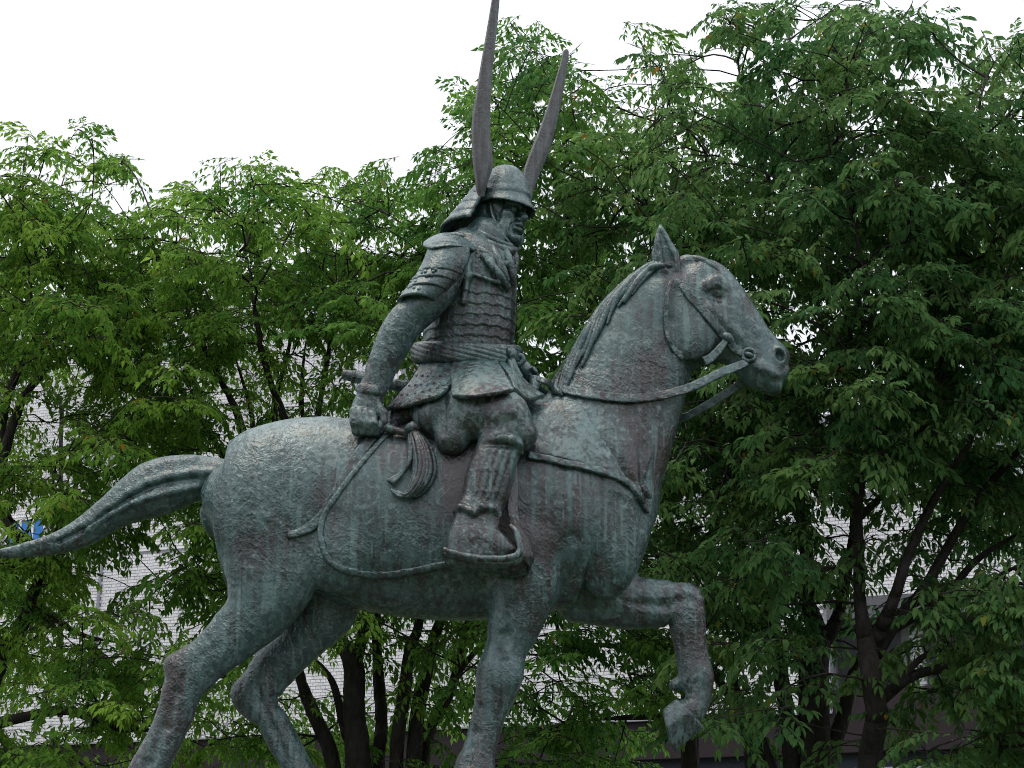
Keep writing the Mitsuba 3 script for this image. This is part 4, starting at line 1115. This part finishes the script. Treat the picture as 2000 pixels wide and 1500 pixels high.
def leaf_mesh(fine):
    """A pointed, slightly folded and drooping leaf of length 1 along +x."""
    if fine:
        xs, wd, z = [0.0, .27, .64, 1.0], [0, .18, .17, 0], [0, .015, -.02, -.15]
    else:
        xs, wd, z = [0.0, .42, 1.0], [0, .205, 0], [0, .02, -.13]
    V, F = [], []
    for x, w, q in zip(xs, wd, z):
        V += [[x, w, q + 0.35 * w], [x, 0, q], [x, -w, q + 0.35 * w]]
    for i in range(len(xs) - 1):
        a, b = 3 * i, 3 * i + 3
        for l in (0, 1):
            if i:
                F.append([a + l, a + l + 1, b + l + 1])
            if i < len(xs) - 2:
                F.append([a + l, b + l + 1, b + l] if i else [a + 1, b + l + 1, b + l])
            elif True:
                F.append([a + l, a + l + 1, b + 1]) if not i else None
    V, F = np.array(V, float), np.array(F)
    used = np.unique(F)
    mp = -np.ones(len(V), int)
    mp[used] = np.arange(len(used))
    return V[used], mp[F]


LEAF = {True: leaf_mesh(True), False: leaf_mesh(False)}


def spray(r):
    """Leaf frames of one drooping shoot of length 1 along +x: rows of (origin, axis, normal, size) and its twig polylines."""
    L, tw = [], []
    n = 7

    def shoot(o, d, ln, k, depth):
        pts, p, dd = [o.copy()], o.copy(), d.copy()
        for i in range(k):
            dd = dd + np.array([0, 0, -0.10 * (1 + i * .2)]) + r.normal(0, .05, 3)
            dd /= np.linalg.norm(dd)
            p = p + dd * ln / k
            pts.append(p.copy())
            side = 1 if i % 2 else -1
            lat = np.cross([0, 0, 1.0], dd)
            lat /= np.linalg.norm(lat) + 1e-9
            if depth and 0 < i < k - 1:
                q = dd * 0.75 + lat * side * 0.75 + np.array([0, 0, 0.05])
                shoot(p, q / np.linalg.norm(q), ln * r.uniform(.42, .6) * (1 - .4 * i / k), 4, 0)
            for sd in ((side,) if depth else (1, -1)):
                ax = dd * r.uniform(.45, .8) + lat * sd * r.uniform(.5, .9) + np.array([0, 0, -r.uniform(.1, .75)])
                L.append((p + r.normal(0, .01, 3), ax, r.uniform(.62, 1.2)))
        L.append((p, dd + np.array([0, 0, -.35]), 1.0))
        tw.append(np.array(pts[::2]))
    shoot(np.zeros(3), np.array([1, 0, .18]), 1.0, n, 1)
    return L, tw


SPRAYS = [spray(np.random.default_rng(100 + i)) for i in range(8)]


def frames(L, r):
    o = np.array([l[0] for l in L])
    x = np.array([l[1] for l in L])
    x /= np.linalg.norm(x, axis=1, keepdims=True)
    up = np.array([0, 0, 1.0]) + r.normal(0, .33, (len(L), 3))
    y = np.cross(up, x)
    y /= np.linalg.norm(y, axis=1, keepdims=True)
    return o, x, y, np.cross(x, y), np.array([l[2] for l in L])


def WM(u, v, y):
    return W(u, v, np.asarray(y, float) / PX)


# every tree: depth of its trunk, stems as rows (u, v, radius in photo pixels), spray centre and spread across the photograph, leaf colour and size
TREES = [
    dict(key='zelkova_tree', label='leafy green tree at the left edge, its boughs reaching under the bronze tail', Y=4.6, cu=40, su=130, size=0.080, col=((.09, .21, .036), (.26, .43, .065)), fine=False, stems=[
        [(-80, 1750, 46), (-60, 1560, 40), (-40, 1400, 32), (0, 1290, 22), (42, 1225, 17), (60, 1170, 14), (85, 1110, 10), (110, 1040, 7), (130, 960, 5)], [(-30, 1420, 18), (40, 1402, 13), (130, 1388, 12), (200, 1414, 9), (245, 1425, 7), (300, 1424, 4)],
        [(50, 1205, 12), (100, 1206, 9), (160, 1240, 6), (270, 1262, 3)], [(-40, 1400, 24), (-20, 1150, 19), (-10, 960, 16), (40, 790, 11), (80, 735, 8), (110, 690, 6)], [(-10, 960, 12), (36, 1050, 8), (20, 1008, 6)], [(-10, 980, 10), (38, 1052, 8), (70, 1000, 5)],
        [(-10, 960, 12), (20, 760, 10), (120, 560, 7), (84, 470, 5), (40, 400, 2.5)], [(120, 560, 6), (150, 450, 4), (180, 390, 2)]]),
    dict(key='zelkova_tree_001', label='many-stemmed green tree behind the horse\'s rump and hind legs', Y=5.2, cu=460, su=190, size=0.080, col=((.085, .205, .038), (.24, .42, .07)), fine=False, stems=[
        [(652, 1700, 24), (652, 1500, 20), (615, 1400, 18), (590, 1335, 14), (560, 1230, 12), (500, 1000, 11), (470, 830, 10), (430, 740, 8), (380, 640, 6), (330, 520, 4)], [(695, 1700, 14), (690, 1500, 12), (672, 1420, 12), (648, 1330, 9), (600, 1270, 6)],
        [(708, 1700, 38), (700, 1500, 34), (692, 1400, 29), (690, 1300, 26), (668, 1250, 17), (640, 1130, 14), (600, 950, 12), (562, 830, 10), (520, 720, 8), (500, 620, 6), (480, 480, 4)], [(692, 1310, 16), (712, 1220, 14), (715, 1180, 12), (690, 1050, 10), (640, 900, 9), (620, 830, 8), (640, 700, 6), (660, 560, 4)],
        [(742, 1700, 20), (738, 1500, 18), (745, 1420, 16), (740, 1330, 15), (735, 1250, 11), (735, 1190, 9), (700, 960, 7), (600, 830, 7), (590, 750, 6), (600, 640, 4)], [(775, 1700, 22), (775, 1470, 18), (790, 1350, 17), (800, 1270, 14), (820, 1180, 11), (780, 900, 8), (720, 640, 5)],
        [(800, 1700, 22), (812, 1430, 20), (830, 1320, 18), (850, 1240, 14), (880, 1150, 10), (900, 950, 7)], [(800, 1700, 20), (835, 1440, 16), (880, 1350, 13), (900, 1270, 11), (920, 1200, 9), (980, 1080, 6)], [(862, 1385, 10), (905, 1300, 8), (960, 1250, 6), (1040, 1210, 4)],
        [(562, 900, 8), (535, 800, 8), (560, 700, 6), (580, 590, 4)], [(500, 1000, 9), (440, 900, 8), (400, 830, 7), (350, 760, 5), (270, 690, 3)], [(600, 1000, 7), (500, 900, 7), (490, 800, 6), (440, 640, 4)]]),
    dict(key='slender_tree', label='slim young tree with a forked stem against the white wall, left', Y=9.0, cu=120, su=40, size=.085, col=((.085, .17, .03), (.16, .27, .05)), fine=False, share=0.10, stems=[
        [(117, 1400, 7), (118, 1000, 6), (119, 850, 5.5), (120, 796, 5), (104, 762, 3.5), (92, 740, 2)], [(120, 800, 5), (141, 764, 3.5), (160, 700, 2.5)]]),
    dict(key='zelkova_tree_002', label='tall green tree rising behind the rider and his helmet horns', Y=4.4, cu=1030, su=210, size=0.082, col=((.062, .17, .038), (.17, .33, .065)), fine=False, stems=[
        [(1352, 1800, 28), (1345, 1300, 21), (1332, 1100, 17), (1310, 1030, 14), (1290, 960, 12), (1262, 850, 10), (1200, 700, 9), (1140, 560, 8), (1100, 400, 7), (1050, 250, 4), (1020, 150, 2)], [(1335, 1120, 14), (1400, 1020, 11), (1395, 900, 10), (1370, 780, 8), (1330, 600, 7), (1290, 400, 5), (1280, 250, 3), (1285, 170, 2)],
        [(1200, 700, 8), (1000, 600, 7), (880, 500, 6), (760, 420, 4)], [(1345, 1300, 12), (1250, 1270, 8), (1150, 1260, 6), (1070, 1280, 4)], [(1345, 1400, 12), (1240, 1400, 8), (1120, 1410, 5)]]),
    dict(key='zelkova_tree_003', label='green tree with thick upright stems just right of the raised hoof', Y=3.0, cu=1400, su=180, size=0.080, col=((.058, .155, .052), (.17, .30, .09)), fine=True, stems=[
        [(1605, 1800, 52), (1592, 1500, 45), (1590, 1400, 40), (1590, 1300, 37), (1598, 1240, 28), (1580, 1180, 18), (1575, 1080, 16), (1560, 980, 14), (1540, 880, 12), (1500, 760, 10), (1450, 650, 8), (1400, 500, 6), (1380, 300, 4)], [(1598, 1270, 22), (1630, 1220, 18), (1642, 1180, 14), (1660, 1090, 12), (1668, 1000, 10), (1660, 800, 8), (1600, 600, 6), (1500, 350, 4), (1450, 180, 2)],
        [(1560, 1800, 30), (1545, 1470, 22), (1530, 1350, 20), (1515, 1260, 18), (1500, 1180, 15), (1480, 1080, 12), (1450, 960, 10), (1396, 890, 9), (1380, 800, 7), (1330, 600, 6), (1260, 400, 4)], [(1600, 1500, 26), (1640, 1420, 20), (1665, 1320, 14), (1680, 1270, 10)],
        [(1560, 1700, 24), (1485, 1440, 16), (1440, 1380, 13), (1400, 1320, 10), (1370, 1260, 6)], [(1475, 1700, 18), (1462, 1450, 14), (1440, 1350, 10), (1430, 1260, 6)]]),
    dict(key='zelkova_tree_004', label='dark green tree at the right edge with a low forked trunk', Y=1.9, cu=1790, su=210, size=0.084, col=((.056, .15, .056), (.17, .295, .095)), fine=True, stems=[
        [(1690, 1750, 36), (1698, 1500, 30), (1712, 1400, 28), (1702, 1320, 27), (1692, 1260, 23), (1680, 1180, 16), (1678, 1100, 15), (1675, 1000, 13), (1685, 930, 11), (1705, 860, 9), (1720, 780, 7), (1700, 600, 6), (1650, 350, 4), (1630, 200, 2)],
        [(1700, 1270, 22), (1722, 1225, 19), (1748, 1165, 15), (1772, 1090, 13), (1812, 1000, 11), (1855, 925, 8), (1900, 850, 6), (1940, 700, 4)], [(1708, 1280, 20), (1750, 1215, 17), (1805, 1150, 14), (1862, 1050, 12), (1912, 970, 10), (1990, 880, 8), (2060, 780, 6)],
        [(1740, 1230, 15), (1795, 1198, 12), (1850, 1160, 10), (1912, 1090, 9), (2010, 1030, 8)], [(1714, 1372, 17), (1780, 1322, 13), (1850, 1302, 12), (1930, 1270, 10), (2020, 1230, 9)], [(1745, 1345, 10), (1800, 1285, 8), (1850, 1265, 6), (1890, 1275, 4)],
        [(1680, 1010, 10), (1730, 960, 8), (1780, 900, 6), (1840, 700, 5), (1880, 450, 4), (1940, 280, 2)], [(1830, 1180, 8), (1880, 1170, 7), (1960, 1120, 6), (2020, 1090, 5)], [(1930, 1270, 8), (1980, 1340, 6), (1990, 1430, 4)]]),
]
WEIGHT = 7.6
# sprays: a place in a crown each
su, sv, so = [], [], []
for r in range(30):
    for c in range(40):
        dn = DENS[r, c]
        n = rg.poisson(WEIGHT * (dn / 9) ** 1.6 * (1.2 if c < 17 and r < 22 else 0.84 if c > 19 and r < 19 else 0.95) * (0.25 if dn <= 1 else 1))
        su.append(50 * c + rg.uniform(0, 50, n))
        sv.append(50 * r + rg.uniform(0, 50, n))
# crowns go on past the frame
for u0, u1, v0, v1, n in ((-160, 0, 300, 1500, 260), (2000, 2200, 30, 1500, 340)):
    su.append(rg.uniform(u0, u1, n))
    sv.append(rg.uniform(v0, v1, n))
su, sv = np.concatenate(su), np.concatenate(sv)
# boughs: the sprays gather in flat layers
cl = rg.permutation(len(su))[:len(su) // 11]
jn = cKDTree(np.stack([su[cl], sv[cl] * 1.5], 1)).query(np.stack([su, sv * 1.5], 1))[1]
su, sv, bough = su + 0.08 * (su[cl[jn]] - su), sv + 0.3 * (sv[cl[jn]] - sv), jn
bough_tone, bough_y = rg.normal(0, .16, len(cl)), rg.normal(0, .75, len(cl))
wt = np.stack([t.get('share', 1.0) * np.exp(-0.5 * ((su - t['cu']) / t['su']) ** 2) for t in TREES], 1) + 1e-9
wt[:, 2] *= (np.abs(sv - 700) < 220)
low = sv > 1180
wt[:, 1] *= np.where(low & (su > 560) & (su < 960), 30, 1)
wt[:, 3] *= np.where(low & (su > 960) & (su < 1330), 30, 1)
wt /= wt.sum(1, keepdims=True)
own = (rg.random(len(su))[:, None] > wt.cumsum(1)).sum(1).clip(0, len(TREES) - 1)


def grow(t, pts, r):
    """A branch skeleton from the stems to every spray: (start, end, radius at start, radius at end) segments and where each spray's twig starts."""
    node, par, base, path = [], [], [], []
    segs_stem = []
    for st in t['stems']:
        q = crom(np.array(st, float), 6)
        yj = t['Y'] + np.cumsum(r.normal(0, .028, len(q)))
        P = WM(q[:, 0], q[:, 1], yj)
        depth = (P - CAM) @ FWD
        R_ = 0.78 * q[:, 2] * depth / F * np.where(np.arange(len(q)) > len(q) - 7, np.linspace(1, .25, 7)[np.clip(np.arange(len(q)) - len(q) + 7, 0, 6)], 1)
        segs_stem.append((P, R_))
        for p, rr in zip(P, R_):
            node.append(p), par.append(-1), base.append(rr), path.append(0.0)
    ns = len(node)
    cap = ns + 5 * len(pts)
    N, PATH = np.full((cap, 3), 1e6), np.zeros(cap)
    N[:ns] = node
    PATH[:ns] = [0.25 if b > 0.045 else 0 for b in base]
    PAR, CNT, n = np.full(cap, -1), np.zeros(cap), ns
    d0 = cKDTree(N[:ns]).query(pts)[0]
    tips = np.zeros(len(pts), int)
    for i in np.argsort(d0):
        p = pts[i]
        dd = N[:n] - p
        dist = np.sqrt((dd ** 2).sum(1))
        cost = dist + 0.45 * PATH[:n] + 0.5 * np.maximum(dd[:, 2], 0)
        j = int(np.argmin(cost))
        a, k = N[j].copy(), (4 if dist[j] > .5 else 2)
        bend = np.array([0, 0, 0.05 * dist[j]]) + r.normal(0, .05 * dist[j], 3)
        prev = j
        for s in np.linspace(0, 1, k + 1)[1:]:
            N[n] = a + (p - a) * s + bend * math.sin(math.pi * s)
            PAR[n], PATH[n] = prev, PATH[j] + dist[j] * s
            prev = n
            n += 1
        tips[i] = prev
    for i in range(len(pts)):
        j = tips[i]
        while j >= 0:
            CNT[j] += 1
            j = PAR[j]
    k = np.arange(ns, n)
    rad = 0.0022 + 0.0021 * np.sqrt(CNT)
    ra = np.where(PAR[k] >= ns, rad[PAR[k]], rad[k] * 1.15)
    return segs_stem, N[PAR[k]], N[k], np.minimum(ra, 2 * rad[k]), rad[k], N[tips], N[tips] - N[PAR[tips]]


def sticks(A, B, ra, rb, n=5):
    t = B - A
    t /= np.linalg.norm(t, axis=1, keepdims=True) + 1e-9
    u = np.cross(t, np.where(np.abs(t[:, 2:]) < .9, [[0, 0, 1.0]], [[1.0, 0, 0]]))
    u /= np.linalg.norm(u, axis=1, keepdims=True) + 1e-9
    w = np.cross(t, u)
    a = np.arange(n) / n * 2 * np.pi
    c, s = np.cos(a)[None, :, None], np.sin(a)[None, :, None]
    ring = c * u[:, None] + s * w[:, None]
    V = np.concatenate([A[:, None] + ring * ra[:, None, None], B[:, None] + ring * rb[:, None, None]], 1).reshape(-1, 3)
    j = np.arange(n)
    f = np.vstack([np.stack([j, (j + 1) % n, (j + 1) % n + n], 1), np.stack([j, (j + 1) % n + n, j + n], 1)])
    return V, (np.arange(len(A))[:, None, None] * 2 * n + f[None]).reshape(-1, 3)


for ti, t in enumerate(TREES):
    m = own == ti
    r = np.random.default_rng(300 + ti)
    n = m.sum()
    yy = np.clip(t['Y'] + bough_y[bough[m]] + r.normal(0, .6, n), max(0.75, t['Y'] - 2.0), t['Y'] + 2.4)
    pts = WM(su[m], sv[m], yy)
    stems, A, B, ra, rb, tip, tdir = grow(t, pts, r)
    bm = []
    for P, R_ in stems:
        v, f = tube3(P, R_, 9)
        bm.append((v + (meshkit.fbm(v * 14, 2, 7) - .5)[:, None] * 0.02 * (R_.max() / .1), f))
    key = t['key']
    put(key + '__trunk', join(bm), 'bark', smooth=True)
    # sprays of leaves, axis outwards from the trunk
    trunk = WM(t['cu'], 900, t['Y'])
    out = pts - trunk
    az = np.arctan2(out[:, 1], out[:, 0]) + r.normal(0, .9, n)
    pitch = np.where(r.random(n) < .5, r.uniform(-.5, .15, n), r.uniform(-.15, .5, n)) - 0.1 + 0.55 * (DENS[np.clip(sv[m] // 50 - 1, 0, 29).astype(int), np.clip(su[m] // 50, 0, 39).astype(int)] < 3) * (sv[m] < 500)
    ex = np.stack([np.cos(az) * np.cos(pitch), np.sin(az) * np.cos(pitch), np.sin(pitch)], 1)
    ey = np.stack([-np.sin(az), np.cos(az), 0 * az], 1)
    ey = ey + r.normal(0, .18, (n, 3))
    ey -= (ey * ex).sum(1, keepdims=True) * ex
    ey /= np.linalg.norm(ey, axis=1, keepdims=True)
    ez = np.cross(ex, ey)
    sc = r.uniform(.34, .56, n)
    start = pts - ex * sc[:, None] * .5
    Lv, Lf = LEAF[t['key'] == 'zelkova_tree_004']
    kind = r.integers(0, len(SPRAYS), n)
    allv, alln, cols, twA, twB = [], [], [], [], []
    near = []
    for kd in range(len(SPRAYS)):
        L, tw = SPRAYS[kd]
        i = np.nonzero(kind == kd)[0]
        o, x, y, z, s = frames(L, np.random.default_rng(500 + kd))
        M = np.stack([ex[i], ey[i], ez[i]], 1)                                  # rows: local axes in the world
        to = lambda q: np.einsum('kj,njc->nkc', q, M)
        O = start[i][:, None] + to(o) * sc[i][:, None, None]
        X, Y_, Z = to(x), to(y), to(z)
        # leaves hang: pull their axes down a little whatever way the shoot points
        size = (s * t['size'])[None, :, None, None] * r.uniform(.85, 1.15, (len(i), 1, 1, 1))
        V = O[:, :, None] + size * (Lv[None, None, :, 0, None] * X[:, :, None] + Lv[None, None, :, 1, None] * Y_[:, :, None] + Lv[None, None, :, 2, None] * Z[:, :, None])
        allv.append(V.reshape(-1, len(Lv), 3))
        c0, c1 = np.array(t['col'][0]), np.array(t['col'][1])
        mixv = np.clip(.45 + bough_tone[bough[m]][i][:, None, None] + r.normal(0, .2, (len(i), 1, 1)) + r.normal(0, .15, (len(i), len(L), 1)), 0, 1)
        c = c0 + (c1 - c0) * mixv
        odd = r.random((len(i), len(L), 1))
        c = np.where(odd < .0012, [[[.36, .16, .03]]], np.where(odd < .012, [[[.2, .24, .05]]], c))
        cols.append(c.reshape(-1, 3))
        for q in tw:
            p = start[i][:, None] + to(q) * sc[i][:, None, None]
            twA.append(p[:, :-1].reshape(-1, 3)), twB.append(p[:, 1:].reshape(-1, 3))
    allv, cols = np.vstack(allv), np.vstack(cols)
    twA, twB = np.vstack(twA), np.vstack(twB)
    put(key + '__trunk__branch', join([sticks(A, B, ra, rb, 5), sticks(tip, start, np.full(n, .003), np.full(n, .0025), 4), sticks(twA, twB, np.full(len(twA), .0022), np.full(len(twA), .0018), 3)]), 'bark', smooth=True)
    single = np.zeros(len(allv), bool)
    if t['fine']:                                                               # the largest leaves in view, one by one
        ctr = allv.mean(1)
        pp, dist = PR(ctr), (ctr - CAM) @ FWD
        ok = (pp[:, 0] > 1300) & (pp[:, 0] < 1980) & (pp[:, 1] > 60) & (pp[:, 1] < 700)
        cand = np.nonzero(ok)[0]
        single[cand[np.argsort(dist[cand])[:140]]] = True
    for i, j in enumerate(np.nonzero(single)[0]):
        scene[key + '__crown__leaf' + ('_%03d' % i if i else '')] = mikit.ply((allv[j], Lf), 'leaf', smooth=True, color=np.tile(cols[j], (len(Lv), 1)))
    V = allv[~single]
    k = len(V)
    put(key + '__crown', (V.reshape(-1, 3), (np.arange(k)[:, None, None] * len(Lv) + Lf[None]).reshape(-1, 3)), 'leaf', smooth=True, color=np.repeat(cols[~single], len(Lv), 0))
    labels[key] = {'label': t['label'], 'category': 'tree'}
    labels[key + '__trunk__branch'] = {'label': 'branches and twigs inside the crown', 'kind': 'stuff'}
    labels[key + '__crown'] = {'label': 'leaves of the crown', 'kind': 'stuff'}
    print(key, n, 'sprays', len(allv), 'leaves')
